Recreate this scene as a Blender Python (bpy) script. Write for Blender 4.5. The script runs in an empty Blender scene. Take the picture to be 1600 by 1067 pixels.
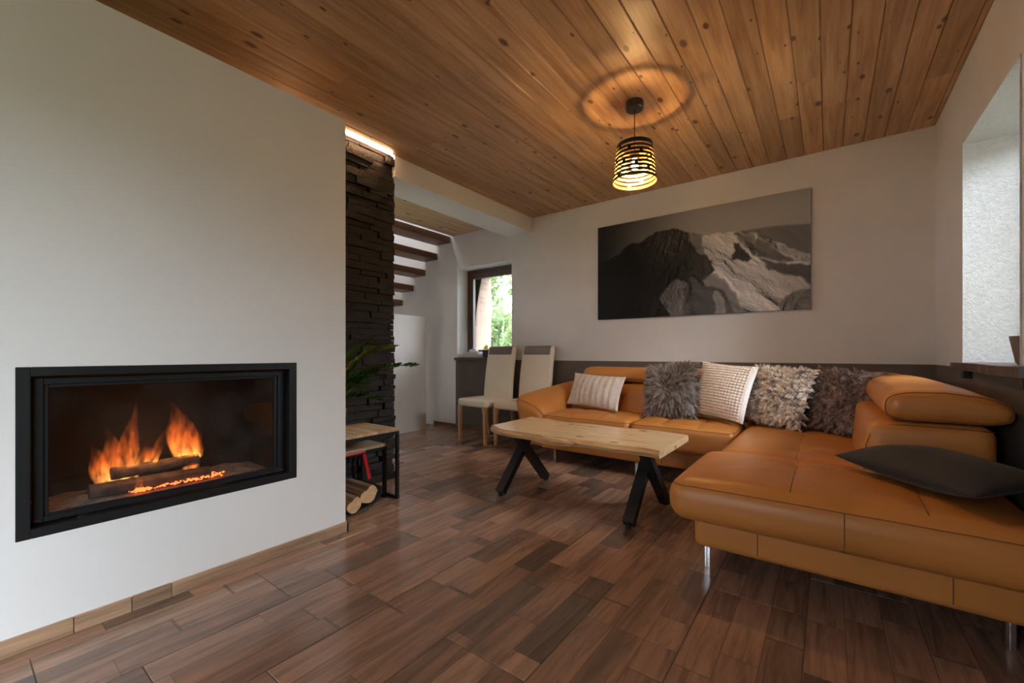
import bpy, bmesh, math, random
import numpy as np
from mathutils import Vector, Matrix, noise

random.seed(7)
SC = bpy.context.scene
COL = SC.collection
PI = math.pi

# ------------------------------------------------------------------ camera
FPX, HOR, YAW, EYE = 663.0, 552.5, math.atan(494 / 663.0), 0.967
cam_d = bpy.data.cameras.new('camera')
cam_d.sensor_width = 36.0
cam_d.lens = FPX * 36.0 / 1600.0
cam_d.shift_y = (HOR - 533.5) / 1600.0
cam_d.clip_start = 0.02
cam = bpy.data.objects.new('camera', cam_d)
cam.location = (0, 0, EYE)
cam.rotation_euler = (PI / 2, 0, YAW)
COL.objects.link(cam)
SC.camera = cam

# ------------------------------------------------------------------ world: bright overcast sky
world = bpy.data.worlds.new('overcast_sky')
SC.world = world
world.use_nodes = True
_wn = world.node_tree.nodes
_wn['Background'].inputs['Color'].default_value = (0.885, 0.935, 1.03, 1)
# overcast luminance: the zenith is three times as bright as the horizon
_wl = world.node_tree.links
_tc = _wn.new('ShaderNodeTexCoord'); _sx = _wn.new('ShaderNodeSeparateXYZ')
_mr = _wn.new('ShaderNodeMapRange')
_mr.inputs['From Min'].default_value, _mr.inputs['From Max'].default_value = 0.0, 1.0
_mr.inputs['To Min'].default_value, _mr.inputs['To Max'].default_value = 11.0, 33.0
_wl.new(_tc.outputs['Generated'], _sx.inputs[0]); _wl.new(_sx.outputs['Z'], _mr.inputs['Value'])
_wl.new(_mr.outputs['Result'], _wn['Background'].inputs['Strength'])


def portal(name, loc, rot, sx, sy):
    """sampling guide for the sky seen through a window"""
    d = bpy.data.lights.new(name, 'AREA')
    d.shape = 'RECTANGLE'
    d.size, d.size_y = sx, sy
    d.cycles.is_portal = True
    o = bpy.data.objects.new(name, d)
    o.location, o.rotation_euler = loc, rot
    COL.objects.link(o)
    return o


SC.view_settings.view_transform = 'Standard'
SC.view_settings.look = 'None'
SC.view_settings.gamma = 1.0
SC.view_settings.use_curve_mapping = False
SC.view_settings.exposure = 0.8
SC.cycles.max_bounces = 12
SC.cycles.diffuse_bounces = 6
SC.cycles.transparent_max_bounces = 16
SC.cycles.sample_clamp_indirect = 6.0
SC.cycles.volume_max_steps = 256

# room numbers (metres)
CEIL, BACK, RIGHT, REAR = 2.505, 4.0, 0.58, -2.6
FIRE_X, FIRE_END, FIRE_TOP = -2.104, 1.31, 2.233
HALL_X = -5.6
WAINS = 0.893
portal('sky_portal_sofa_window', (RIGHT + 0.30, 2.836, 1.505), (0, PI / 2, 0), 1.17, 0.86)
portal('sky_portal_back_window', (-3.43, BACK + 0.6, 1.5), (-PI / 2, 0, 0), 0.89, 1.15)
portal('sky_portal_added_hall_window', (HALL_X - 0.25, 2.1, 1.5), (0, -PI / 2, 0), 1.2, 1.6)
portal('sky_portal_glass_door', (RIGHT + 0.30, -1.5, 1.1), (0, PI / 2, 0), 2.1, 1.8)
portal('sky_portal_added_roof_opening', (-4.75, 3.3, 4.28), (0, 0, 0), 0.5, 0.6)  # for the roof opening added above the stair
portal('sky_portal_added_rear_window', (-1.25, REAR - 0.2, 1.45), (PI / 2, 0, 0), 0.7, 1.3)


# ------------------------------------------------------------------ helpers
def tag(o, label=None, cat=None, group=None, kind=None):
    if label: o['label'] = label
    if cat: o['category'] = cat
    if group: o['group'] = group
    if kind: o['kind'] = kind
    return o


def thing(name, label, cat, loc=(0, 0, 0), rot=(0, 0, 0), group=None):
    o = bpy.data.objects.new(name, None)
    o.empty_display_size = 0.1
    o.location, o.rotation_euler = loc, rot
    COL.objects.link(o)
    return tag(o, label, cat, group)


def mesh_obj(name, me, mat=None, parent=None, loc=None, rot=None):
    o = bpy.data.objects.new(name, me)
    if mat is not None and not me.materials:
        me.materials.append(mat)
    COL.objects.link(o)
    if loc is not None: o.location = loc
    if rot is not None: o.rotation_euler = rot
    if parent is not None: o.parent = parent
    return o


def make_mesh(name, verts, faces, smooth=False, mats=None, fmat=None):
    me = bpy.data.meshes.new(name)
    me.from_pydata([tuple(v) for v in verts], [], faces)
    if mats:
        for m in mats: me.materials.append(m)
    if fmat is not None:
        me.polygons.foreach_set('material_index', fmat)
    if smooth:
        me.polygons.foreach_set('use_smooth', [True] * len(me.polygons))
    me.update()
    return me


class MB:
    """collects vertices and faces of ONE mesh"""
    def __init__(s): s.v, s.f = [], []

    def add(s, verts, faces):
        b = len(s.v)
        s.v += [tuple(p) for p in verts]
        s.f += [tuple(b + i for i in f) for f in faces]
        return s

    def box(s, a, b, ch=0.0):
        x0, y0, z0 = a; x1, y1, z1 = b
        if ch <= 0:
            v = [(x0, y0, z0), (x1, y0, z0), (x1, y1, z0), (x0, y1, z0), (x0, y0, z1), (x1, y0, z1), (x1, y1, z1), (x0, y1, z1)]
            return s.add(v, [(3, 2, 1, 0), (4, 5, 6, 7), (0, 1, 5, 4), (1, 2, 6, 5), (2, 3, 7, 6), (3, 0, 4, 7)])
        bm = bmesh.new()
        bmesh.ops.create_cube(bm, size=1.0)
        for q in bm.verts:
            q.co = Vector(((x0 + x1) / 2 + q.co.x * (x1 - x0), (y0 + y1) / 2 + q.co.y * (y1 - y0), (z0 + z1) / 2 + q.co.z * (z1 - z0)))
        bmesh.ops.bevel(bm, geom=list(bm.edges), offset=ch, segments=1, affect='EDGES')
        bm.verts.index_update()
        s.add([q.co[:] for q in bm.verts], [[q.index for q in f.verts] for f in bm.faces])
        bm.free()
        return s

    def tube(s, pts, r, n=8, caps=True):
        pts = [Vector(p) for p in pts]
        m = len(pts)
        rr = r if isinstance(r, (list, tuple)) else [r] * m
        base = len(s.v)
        up = None
        for i, p in enumerate(pts):
            t = (pts[min(i + 1, m - 1)] - pts[max(i - 1, 0)]).normalized()
            if up is None:
                up = Vector((0, 0, 1)) if abs(t.z) < 0.9 else Vector((1, 0, 0))
            a = t.cross(up)
            if a.length < 1e-6: a = t.cross(Vector((0, 1, 0)))
            a.normalize()
            b = a.cross(t).normalized()
            up = b
            for k in range(n):
                w = 2 * PI * k / n
                s.v.append(tuple(p + (a * math.cos(w) + b * math.sin(w)) * rr[i]))
        for i in range(m - 1):
            for k in range(n):
                k2 = (k + 1) % n
                s.f.append((base + i * n + k, base + i * n + k2, base + (i + 1) * n + k2, base + (i + 1) * n + k))
        if caps:
            s.f.append(tuple(base + k for k in reversed(range(n))))
            s.f.append(tuple(base + (m - 1) * n + k for k in range(n)))
        return s

    def lathe(s, prof, n=24, c=(0, 0)):
        base = len(s.v)
        for (r, z) in prof:
            for k in range(n):
                w = 2 * PI * k / n
                s.v.append((c[0] + r * math.cos(w), c[1] + r * math.sin(w), z))
        for i in range(len(prof) - 1):
            for k in range(n):
                k2 = (k + 1) % n
                s.f.append((base + i * n + k, base + i * n + k2, base + (i + 1) * n + k2, base + (i + 1) * n + k))
        return s

    def bar(s, p, q, w, h, up=(0, 0, 1)):
        """rectangular bar from p to q"""
        p, q = Vector(p), Vector(q)
        t = (q - p).normalized()
        a = t.cross(Vector(up)).normalized()
        b = a.cross(t).normalized()
        v = []
        for e in (p, q):
            for (i, j) in ((-1, -1), (1, -1), (1, 1), (-1, 1)):
                v.append(e + a * i * w / 2 + b * j * h / 2)
        return s.add(v, [(0, 1, 2, 3), (7, 6, 5, 4), (0, 4, 5, 1), (1, 5, 6, 2), (2, 6, 7, 3), (3, 7, 4, 0)])

    def prism(s, poly, z0, z1):
        """polygon in XY extruded along Z"""
        n = len(poly)
        v = [(x, y, z0) for x, y in poly] + [(x, y, z1) for x, y in poly]
        f = [tuple(reversed(range(n))), tuple(range(n, 2 * n))] + [(i, (i + 1) % n, n + (i + 1) % n, n + i) for i in range(n)]
        return s.add(v, f)

    def build(s, name, mat, parent=None, smooth=False, loc=None, rot=None, off=None, angle=None):
        v = s.v
        if off is None and parent is not None and loc is None and tuple(parent.rotation_euler) == (0, 0, 0):
            off = parent.location if parent.parent is None else parent.location + parent.parent.location
        if off is not None:
            v = [(p[0] - off[0], p[1] - off[1], p[2] - off[2]) for p in v]
        me = make_mesh(name, v, s.f, smooth)
        bm = bmesh.new(); bm.from_mesh(me)
        bmesh.ops.recalc_face_normals(bm, faces=bm.faces)
        bm.to_mesh(me); bm.free()
        if smooth and angle:
            me.set_sharp_from_angle(angle=angle)
        return mesh_obj(name, me, mat, parent, loc, rot)


def axis_steps(h, r, k, m):
    inner = h - r
    a = [-h + r * (1 - math.cos(PI / 2 * i / k)) for i in range(k)] if r > 0 else []
    b = [-inner + 2 * inner * i / m for i in range(m + 1)]
    return a + b + [-x for x in reversed(a)]


def rbox(lo, hi, r, m=(8, 8, 4), k=4, fn=None):
    """rounded box between lo and hi as (verts, faces); fn deforms each world point"""
    lo, hi = Vector(lo), Vector(hi)
    c, h = (lo + hi) / 2, (hi - lo) / 2
    r = min(r, h.x * 0.999, h.y * 0.999, h.z * 0.999)
    st = [axis_steps(h[i], r, k, m[i]) for i in range(3)]
    idx, verts, faces = {}, [], []

    def vid(p):
        key = (round(p[0], 6), round(p[1], 6), round(p[2], 6))
        if key in idx: return idx[key]
        q = Vector([max(-(h[i] - r), min(h[i] - r, p[i])) for i in range(3)])
        dd = Vector(p) - q
        if dd.length > 1e-9: q = q + dd.normalized() * r
        q = q + c
        if fn: q = Vector(fn(q.x, q.y, q.z))
        idx[key] = len(verts)
        verts.append(tuple(q))
        return idx[key]
    for ax in range(3):
        u, w = (ax + 1) % 3, (ax + 2) % 3
        for sgn in (-1, 1):
            for i in range(len(st[u]) - 1):
                for j in range(len(st[w]) - 1):
                    q = []
                    for (a, b) in ((0, 0), (1, 0), (1, 1), (0, 1)):
                        p = [0, 0, 0]
                        p[ax] = sgn * h[ax]; p[u] = st[u][i + a]; p[w] = st[w][j + b]
                        q.append(vid(p))
                    if len(set(q)) < 3: continue
                    faces.append(tuple(q if sgn > 0 else reversed(q)))
    return verts, faces


def rb_edge(lo, hi, r, phi, fn=None, n=10, top=True, z=None):
    """closed loop on a rounded box where the surface normal has elevation phi"""
    lo, hi = Vector(lo), Vector(hi)
    c, h = (lo + hi) / 2, (hi - lo) / 2
    ix, iy, iz = h.x - r, h.y - r, h.z - r
    pts = []
    for (sx, sy, a0) in ((1, 1, 0), (-1, 1, 90), (-1, -1, 180), (1, -1, 270)):
        for i in range(n + 1):
            a = math.radians(a0 + 90 * i / n)
            p = Vector((sx * ix + r * math.cos(a) * math.cos(phi), sy * iy + r * math.sin(a) * math.cos(phi), (iz if top else -iz) + r * math.sin(phi)))
            if z is not None: p.z = z - c.z
            pts.append(p + c)
    out = []
    for i in range(len(pts)):
        a, b = pts[i], pts[(i + 1) % len(pts)]
        L = (b - a).length
        m = max(1, int(L / 0.03))
        for j in range(m): out.append(a.lerp(b, j / m))
    if fn: out = [Vector(fn(p.x, p.y, p.z)) for p in out]
    return out


def copy_tree(o, parent=None):
    c = o.copy()
    COL.objects.link(c)
    if parent is not None: c.parent = parent
    for ch in o.children: copy_tree(ch, c)
    return c


def smoothstep(a, b, x):
    t = np.clip((x - a) / (b - a), 0, 1)
    return t * t * (3 - 2 * t)


# ------------------------------------------------------------------ materials
def new_mat(name):
    m = bpy.data.materials.new(name)
    m.use_nodes = True
    return m, m.node_tree.nodes, m.node_tree.links, m.node_tree.nodes['Principled BSDF']


def N(nodes, t, **kw):
    n = nodes.new(t)
    for a, b in kw.items(): setattr(n, a, b)
    return n


def ramp(nodes, stops):
    n = nodes.new('ShaderNodeValToRGB')
    e = n.color_ramp.elements
    while len(e) < len(stops): e.new(0.5)
    for i, (p, c) in enumerate(stops):
        e[i].position = p
        e[i].color = (*c, 1) if len(c) == 3 else c
    return n


def mapping(nodes, links, src, scale=(1, 1, 1), loc=(0, 0, 0), rot=(0, 0, 0)):
    n = nodes.new('ShaderNodeMapping')
    n.inputs['Scale'].default_value = scale
    n.inputs['Location'].default_value = loc
    n.inputs['Rotation'].default_value = rot
    links.new(src, n.inputs['Vector'])
    return n.outputs['Vector']


def noise_tex(nodes, links, vec, scale, detail=4, rough=0.5):
    n = nodes.new('ShaderNodeTexNoise')
    n.inputs['Scale'].default_value = scale
    n.inputs['Detail'].default_value = detail
    n.inputs['Roughness'].default_value = rough
    if vec is not None: links.new(vec, n.inputs['Vector'])
    return n


def bump(nodes, links, h, strength, dist, bsdf):
    b = nodes.new('ShaderNodeBump')
    b.inputs['Strength'].default_value = strength
    b.inputs['Distance'].default_value = dist
    links.new(h, b.inputs['Height'])
    links.new(b.outputs['Normal'], bsdf.inputs['Normal'])
    return b


def math_n(nodes, links, op, a, b=None):
    n = nodes.new('ShaderNodeMath'); n.operation = op
    for i, x in enumerate((a, b)):
        if x is None: continue
        if isinstance(x, (int, float)): n.inputs[i].default_value = x
        else: links.new(x, n.inputs[i])
    return n.outputs[0]


def mixc(nodes, links, fac, a, b, mode='MIX'):
    n = nodes.new('ShaderNodeMix'); n.data_type = 'RGBA'; n.blend_type = mode
    for sock, x in ((n.inputs['Factor'], fac), (n.inputs['A'], a), (n.inputs['B'], b)):
        if isinstance(x, (int, float)): sock.default_value = x
        elif isinstance(x, tuple): sock.default_value = (*x, 1) if len(x) == 3 else x
        else: links.new(x, sock)
    return n.outputs['Result']


def plain(name, col, rough=0.5, metal=0.0, var=0.08, scale=12.0, bmp=0.0, bscale=60.0, bdist=0.002, spec=0.5):
    m, n, l, b = new_mat(name)
    tc = N(n, 'ShaderNodeTexCoord')
    t = noise_tex(n, l, tc.outputs['Object'], scale)
    r = ramp(n, [(0.3, tuple(c * (1 - var) for c in col)), (0.7, tuple(min(1, c * (1 + var)) for c in col))])
    l.new(t.outputs['Fac'], r.inputs['Fac'])
    l.new(r.outputs['Color'], b.inputs['Base Color'])
    b.inputs['Roughness'].default_value = rough
    b.inputs['Metallic'].default_value = metal
    b.inputs['Specular IOR Level'].default_value = spec
    if bmp > 0:
        t2 = noise_tex(n, l, tc.outputs['Object'], bscale, 5, 0.6)
        bump(n, l, t2.outputs['Fac'], bmp, bdist, b)
    return m


def wood(name, stops, axis=1, rough=0.5, knots=False, scale=1.0, rnd=0.25, bmp=0.15, knot_col=(0.10, 0.035, 0.012)):
    """wood with grain along the given object axis, varied per object"""
    m, n, l, b = new_mat(name)
    tc = N(n, 'ShaderNodeTexCoord'); oi = N(n, 'ShaderNodeObjectInfo')
    off = N(n, 'ShaderNodeVectorMath', operation='ADD')
    mul = N(n, 'ShaderNodeVectorMath', operation='SCALE')
    mul.inputs[0].default_value = (3.7, 9.1, 5.3)
    l.new(math_n(n, l, 'MULTIPLY', oi.outputs['Random'], 7.0), mul.inputs['Scale'])
    l.new(tc.outputs['Object'], off.inputs[0]); l.new(mul.outputs[0], off.inputs[1])
    sc = [14.0 * scale] * 3; sc[axis] = 0.9 * scale
    v = mapping(n, l, off.outputs[0], tuple(sc))
    t = noise_tex(n, l, v, 1.6, 7, 0.62)
    t.inputs['Distortion'].default_value = 0.7
    sc2 = [90.0 * scale] * 3; sc2[axis] = 3.0 * scale
    t2 = noise_tex(n, l, mapping(n, l, off.outputs[0], tuple(sc2)), 1.0, 3, 0.6)
    f = math_n(n, l, 'ADD', math_n(n, l, 'MULTIPLY', t.outputs['Fac'], 0.75), math_n(n, l, 'MULTIPLY', t2.outputs['Fac'], 0.25))
    r = ramp(n, stops)
    l.new(f, r.inputs['Fac'])
    hs = N(n, 'ShaderNodeHueSaturation')
    l.new(r.outputs['Color'], hs.inputs['Color'])
    l.new(math_n(n, l, 'ADD', math_n(n, l, 'MULTIPLY', oi.outputs['Random'], rnd), 1 - rnd / 2), hs.inputs['Value'])
    out = hs.outputs['Color']
    if knots:
        s3 = [8.5] * 3; s3[axis] = 4.2
        vo = N(n, 'ShaderNodeTexVoronoi', voronoi_dimensions='2D')
        vo.inputs['Scale'].default_value = 1.0
        nz = noise_tex(n, l, off.outputs[0], 14.0, 2)
        ad = N(n, 'ShaderNodeVectorMath', operation='MULTIPLY_ADD')
        l.new(nz.outputs['Color'], ad.inputs[0]); ad.inputs[1].default_value = (0.012, 0.012, 0.0); l.new(off.outputs[0], ad.inputs[2])
        l.new(mapping(n, l, ad.outputs[0], tuple(s3)), vo.inputs['Vector'])
        sep = N(n, 'ShaderNodeSeparateColor'); l.new(vo.outputs['Color'], sep.inputs['Color'])
        rad = math_n(n, l, 'MULTIPLY', math_n(n, l, 'POWER', sep.outputs[0], 2.6), 0.175)
        dk = math_n(n, l, 'DIVIDE', vo.outputs['Distance'], math_n(n, l, 'ADD', rad, 0.0001))
        kr = ramp(n, [(0.55, (1, 1, 1)), (1.0, (0, 0, 0))])
        l.new(dk, kr.inputs['Fac'])
        out = mixc(n, l, math_n(n, l, 'MULTIPLY', kr.outputs['Color'], 0.92), out, knot_col)
    l.new(out, b.inputs['Base Color'])
    b.inputs['Roughness'].default_value = rough
    if bmp > 0: bump(n, l, f, bmp, 0.004, b)
    return m


def two_tone_wall():
    """grey-white plaster above a taupe painted dado"""
    m, n, l, b = new_mat('painted_wall')
    g = N(n, 'ShaderNodeNewGeometry')
    sp = N(n, 'ShaderNodeSeparateXYZ'); l.new(g.outputs['Position'], sp.inputs[0])
    low = math_n(n, l, 'LESS_THAN', sp.outputs['Z'], WAINS)
    inx = math_n(n, l, 'GREATER_THAN', sp.outputs['X'], -3.897)
    t = noise_tex(n, l, g.outputs['Position'], 3.0)
    r1 = ramp(n, [(0.3, (0.60, 0.555, 0.52)), (0.7, (0.64, 0.595, 0.555))])
    r2 = ramp(n, [(0.3, (0.105, 0.078, 0.060)), (0.7, (0.118, 0.088, 0.068))])
    l.new(t.outputs['Fac'], r1.inputs['Fac']); l.new(t.outputs['Fac'], r2.inputs['Fac'])
    l.new(mixc(n, l, math_n(n, l, 'MULTIPLY', low, inx), r1.outputs['Color'], r2.outputs['Color']), b.inputs['Base Color'])
    b.inputs['Roughness'].default_value = 0.75
    bump(n, l, noise_tex(n, l, g.outputs['Position'], 90.0, 4).outputs['Fac'], 0.08, 0.002, b)
    return m


def floor_mat():
    """wood-look tile print: narrow strips of changing tone, satin glaze"""
    m, n, l, b = new_mat('wood_look_tile')
    g = N(n, 'ShaderNodeNewGeometry'); oi = N(n, 'ShaderNodeObjectInfo')
    sp = N(n, 'ShaderNodeSeparateXYZ'); l.new(g.outputs['Position'], sp.inputs[0])
    u = math_n(n, l, 'DIVIDE', math_n(n, l, 'ADD', sp.outputs['X'], 2.358 + 6.0 * 0.328), 0.328 / 3.0)
    row = math_n(n, l, 'FLOOR', u)
    wr = N(n, 'ShaderNodeTexWhiteNoise', noise_dimensions='1D'); l.new(row, wr.inputs['W'])
    v = math_n(n, l, 'ADD', math_n(n, l, 'DIVIDE', sp.outputs['Y'], 0.52), math_n(n, l, 'MULTIPLY', wr.outputs['Value'], 9.0))
    # uneven strip lengths
    v = math_n(n, l, 'ADD', v, math_n(n, l, 'MULTIPLY', math_n(n, l, 'SINE', math_n(n, l, 'MULTIPLY', v, 2.4)), 0.32))
    cell = math_n(n, l, 'FLOOR', v)
    cv = N(n, 'ShaderNodeCombineXYZ'); l.new(row, cv.inputs[0]); l.new(cell, cv.inputs[1]); l.new(math_n(n, l, 'MULTIPLY', oi.outputs['Random'], 40.0), cv.inputs[2])
    wc = N(n, 'ShaderNodeTexWhiteNoise', noise_dimensions='3D'); l.new(cv.outputs[0], wc.inputs['Vector'])
    tone = ramp(n, [(0.0, (0.12, 0.088, 0.070)), (0.10, (0.17, 0.114, 0.085)), (0.22, (0.25, 0.145, 0.100)), (0.7, (0.31, 0.179, 0.121)), (1.0, (0.39, 0.234, 0.158))])
    l.new(wc.outputs['Value'], tone.inputs['Fac'])
    ad = N(n, 'ShaderNodeVectorMath', operation='MULTIPLY_ADD')
    l.new(wc.outputs['Color'], ad.inputs[0]); ad.inputs[1].default_value = (11, 17, 5); l.new(g.outputs['Position'], ad.inputs[2])
    t = noise_tex(n, l, mapping(n, l, ad.outputs[0], (22, 1.8, 22)), 1.3, 8, 0.65)
    t.inputs['Distortion'].default_value = 0.9
    gr = ramp(n, [(0.25, (0.45, 0.46, 0.48)), (0.5, (1, 1, 1)), (0.75, (1.45, 1.36, 1.26))])
    l.new(t.outputs['Fac'], gr.inputs['Fac'])
    c = mixc(n, l, 1.0, tone.outputs['Color'], gr.outputs['Color'], 'MULTIPLY')
    # dark mottled weathering
    t3 = noise_tex(n, l, mapping(n, l, ad.outputs[0], (9, 1.2, 9)), 1.0, 6, 0.6)
    wr2 = ramp(n, [(0.50, (0, 0, 0)), (0.66, (1, 1, 1))]); l.new(t3.outputs['Fac'], wr2.inputs['Fac'])
    c = mixc(n, l, math_n(n, l, 'MULTIPLY', wr2.outputs['Color'], 0.55), c, (0.105, 0.08, 0.06))
    # printed joints between strips
    fu = math_n(n, l, 'ABSOLUTE', math_n(n, l, 'SUBTRACT', math_n(n, l, 'FRACT', u), 0.5))
    fv = math_n(n, l, 'ABSOLUTE', math_n(n, l, 'SUBTRACT', math_n(n, l, 'FRACT', v), 0.5))
    j = math_n(n, l, 'MAXIMUM', math_n(n, l, 'GREATER_THAN', fu, 0.487), math_n(n, l, 'GREATER_THAN', fv, 0.496))
    c = mixc(n, l, math_n(n, l, 'MULTIPLY', j, 0.5), c, (0.05, 0.035, 0.027))
    l.new(c, b.inputs['Base Color'])
    rr = ramp(n, [(0.3, (0.16, 0.16, 0.16)), (0.7, (0.25, 0.25, 0.25))]); l.new(t3.outputs['Fac'], rr.inputs['Fac'])
    l.new(rr.outputs['Color'], b.inputs['Roughness'])
    bump(n, l, t.outputs['Fac'], 0.035, 0.002, b)
    return m


def leather(name, col, rough=0.42):
    m, n, l, b = new_mat(name)
    tc = N(n, 'ShaderNodeTexCoord')
    t = noise_tex(n, l, tc.outputs['Object'], 2.5, 3)
    r = ramp(n, [(0.3, tuple(c * 0.9 for c in col)), (0.7, tuple(c * 1.08 for c in col))])
    l.new(t.outputs['Fac'], r.inputs['Fac']); l.new(r.outputs['Color'], b.inputs['Base Color'])
    b.inputs['Roughness'].default_value = rough
    b.inputs['Specular IOR Level'].default_value = 0.45
    vo = N(n, 'ShaderNodeTexVoronoi'); vo.inputs['Scale'].default_value = 330.0; l.new(tc.outputs['Object'], vo.inputs['Vector'])
    wr = noise_tex(n, l, mapping(n, l, tc.outputs['Object'], (6, 16, 8)), 1.4, 5, 0.6)
    h = math_n(n, l, 'ADD', math_n(n, l, 'MULTIPLY', vo.outputs['Distance'], 0.10), math_n(n, l, 'MULTIPLY', wr.outputs['Fac'], 1.6))
    bump(n, l, h, 0.16, 0.006, b)
    return m


def emit(name, col, strength):
    m, n, l, b = new_mat(name)
    n.remove(b)
    e = N(n, 'ShaderNodeEmission')
    e.inputs['Color'].default_value = (*col, 1)
    e.inputs['Strength'].default_value = strength
    l.new(e.outputs[0], n['Material Output'].inputs['Surface'])
    return m


def thin_glass(name, tint=(0.97, 0.98, 0.98), refl=1.0, rough=0.0, haze=0.0):
    m, n, l, b = new_mat(name)
    n.remove(b)
    tr = N(n, 'ShaderNodeBsdfTransparent'); tr.inputs['Color'].default_value = (*tint, 1)
    gl = N(n, 'ShaderNodeBsdfGlossy'); gl.inputs['Roughness'].default_value = rough
    fr = N(n, 'ShaderNodeFresnel'); fr.inputs['IOR'].default_value = 1.5
    mx = N(n, 'ShaderNodeMixShader')
    l.new(math_n(n, l, 'MULTIPLY', fr.outputs[0], refl), mx.inputs[0])
    l.new(tr.outputs[0], mx.inputs[1]); l.new(gl.outputs[0], mx.inputs[2])
    last = mx.outputs[0]
    if haze > 0:
        tc = N(n, 'ShaderNodeTexCoord')
        t = noise_tex(n, l, mapping(n, l, tc.outputs['Generated'], (1, 3, 2)), 1.5, 4)
        rp = ramp(n, [(0.42, (0, 0, 0)), (0.75, (1, 1, 1))]); l.new(t.outputs['Fac'], rp.inputs['Fac'])
        df = N(n, 'ShaderNodeBsdfDiffuse'); df.inputs['Color'].default_value = (0.5, 0.47, 0.44, 1)
        m2 = N(n, 'ShaderNodeMixShader')
        l.new(math_n(n, l, 'MULTIPLY', rp.outputs['Color'], haze), m2.inputs[0])
        l.new(last, m2.inputs[1]); l.new(df.outputs[0], m2.inputs[2])
        last = m2.outputs[0]
    l.new(last, n['Material Output'].inputs['Surface'])
    return m


M = {}
M['wall'] = two_tone_wall()
M['white'] = plain('white_plaster', (0.74, 0.73, 0.71), 0.7, var=0.03, scale=3, bmp=0.06, bscale=120)
M['board'] = plain('white_fireplace_board', (0.84, 0.84, 0.83), 0.55, var=0.02, scale=2, bmp=0.03, bscale=150)
M['rough'] = plain('rough_white_plaster', (0.87, 0.865, 0.85), 0.85, var=0.05, scale=60, bmp=0.8, bscale=210, bdist=0.006)
M['tile'] = floor_mat()
M['grout'] = plain('grout', (0.17, 0.135, 0.11), 0.8)
M['plinth'] = wood('plinth_tile_wood', [(0.38, (0.24, 0.15, 0.095)), (0.5, (0.42, 0.265, 0.16)), (0.62, (0.52, 0.345, 0.215))], 1, 0.4, rnd=0.25)
M['pine'] = wood('pine_ceiling', [(0.38, (0.34, 0.175, 0.072)), (0.5, (0.46, 0.26, 0.118)), (0.62, (0.55, 0.33, 0.165))], 1, 0.42, knots=True, rnd=0.34)
M['pine_pale'] = wood('pale_pine', [(0.38, (0.50, 0.31, 0.16)), (0.5, (0.60, 0.40, 0.22)), (0.62, (0.66, 0.47, 0.28))], 1, 0.5, knots=True, rnd=0.15)
M['groove'] = plain('groove_shadow_wood', (0.16, 0.075, 0.028), 0.7)
M['tread'] = wood('stained_tread', [(0.3, (0.085, 0.038, 0.018)), (0.5, (0.15, 0.070, 0.032)), (0.75, (0.20, 0.095, 0.045))], 1, 0.4, rnd=0.2)
M['brown_frame'] = wood('brown_window_wood', [(0.3, (0.055, 0.027, 0.018)), (0.7, (0.085, 0.043, 0.028))], 2, 0.4, rnd=0.1)
M['larch'] = wood('weathered_larch', [(0.3, (0.15, 0.085, 0.055)), (0.7, (0.23, 0.14, 0.095))], 2, 0.7, rnd=0.1)
M['sill'] = wood('dark_sill_wood', [(0.3, (0.045, 0.024, 0.016)), (0.7, (0.085, 0.046, 0.030))], 1, 0.35, rnd=0.1)
M['stone'] = plain('dark_slate', (0.013, 0.0095, 0.0086), 0.6, var=0.5, scale=9, bmp=0.8, bscale=45, bdist=0.010)
M['leather'] = leather('tan_leather', (0.50, 0.195, 0.044), 0.40)
M['seam'] = plain('leather_seam', (0.16, 0.055, 0.014), 0.7)
M['chrome'] = plain('chrome', (0.75, 0.75, 0.76), 0.12, 1.0, var=0.03)
M['black_metal'] = plain('black_metal', (0.012, 0.012, 0.013), 0.42, 0.0, var=0.2)
M['anthracite'] = plain('anthracite_steel', (0.013, 0.0145, 0.016), 0.38, 0.2, var=0.12, scale=4)
M['dark_steel'] = plain('dark_steel', (0.010, 0.010, 0.011), 0.4, 0.1, var=0.12)
M['table_wood'] = wood('oak_slab', [(0.36, (0.17, 0.09, 0.04)), (0.425, (0.46, 0.29, 0.14)), (0.50, (0.64, 0.45, 0.25)), (0.55, (0.53, 0.345, 0.17)), (0.63, (0.71, 0.53, 0.32))], 0, 0.26, rnd=0.05, scale=1.5, bmp=0.05, knots=True, knot_col=(0.14, 0.075, 0.035))
M['bark_edge'] = wood('live_edge_wood', [(0.38, (0.28, 0.14, 0.055)), (0.5, (0.48, 0.28, 0.125)), (0.62, (0.58, 0.37, 0.19))], 0, 0.35, rnd=0.05, scale=1.2, bmp=0.1)
M['side_wood'] = wood('recycled_plank', [(0.38, (0.30, 0.18, 0.095)), (0.5, (0.52, 0.35, 0.20)), (0.62, (0.64, 0.46, 0.28))], 0, 0.5, rnd=0.35)
M['chair_leather'] = plain('cream_leather', (0.74, 0.63, 0.48), 0.38, var=0.04, scale=5, bmp=0.1, bscale=220, bdist=0.001)
M['chair_band'] = plain('taupe_leather', (0.17, 0.13, 0.105), 0.45, var=0.06, scale=5)
M['beech'] = wood('beech_leg', [(0.3, (0.40, 0.24, 0.125)), (0.7, (0.52, 0.33, 0.18))], 2, 0.4, rnd=0.1)
M['window_glass'] = thin_glass('window_glass', (0.96, 0.98, 0.98), 1.0)
M['fire_glass'] = thin_glass('fire_glass', (0.90, 0.88, 0.86), 1.3, 0.02, 0.03)


# ------------------------------------------------------------------ structure
def struct(o, label=None):
    o['kind'] = 'structure'
    if label: o['label'] = label
    return o


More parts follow.
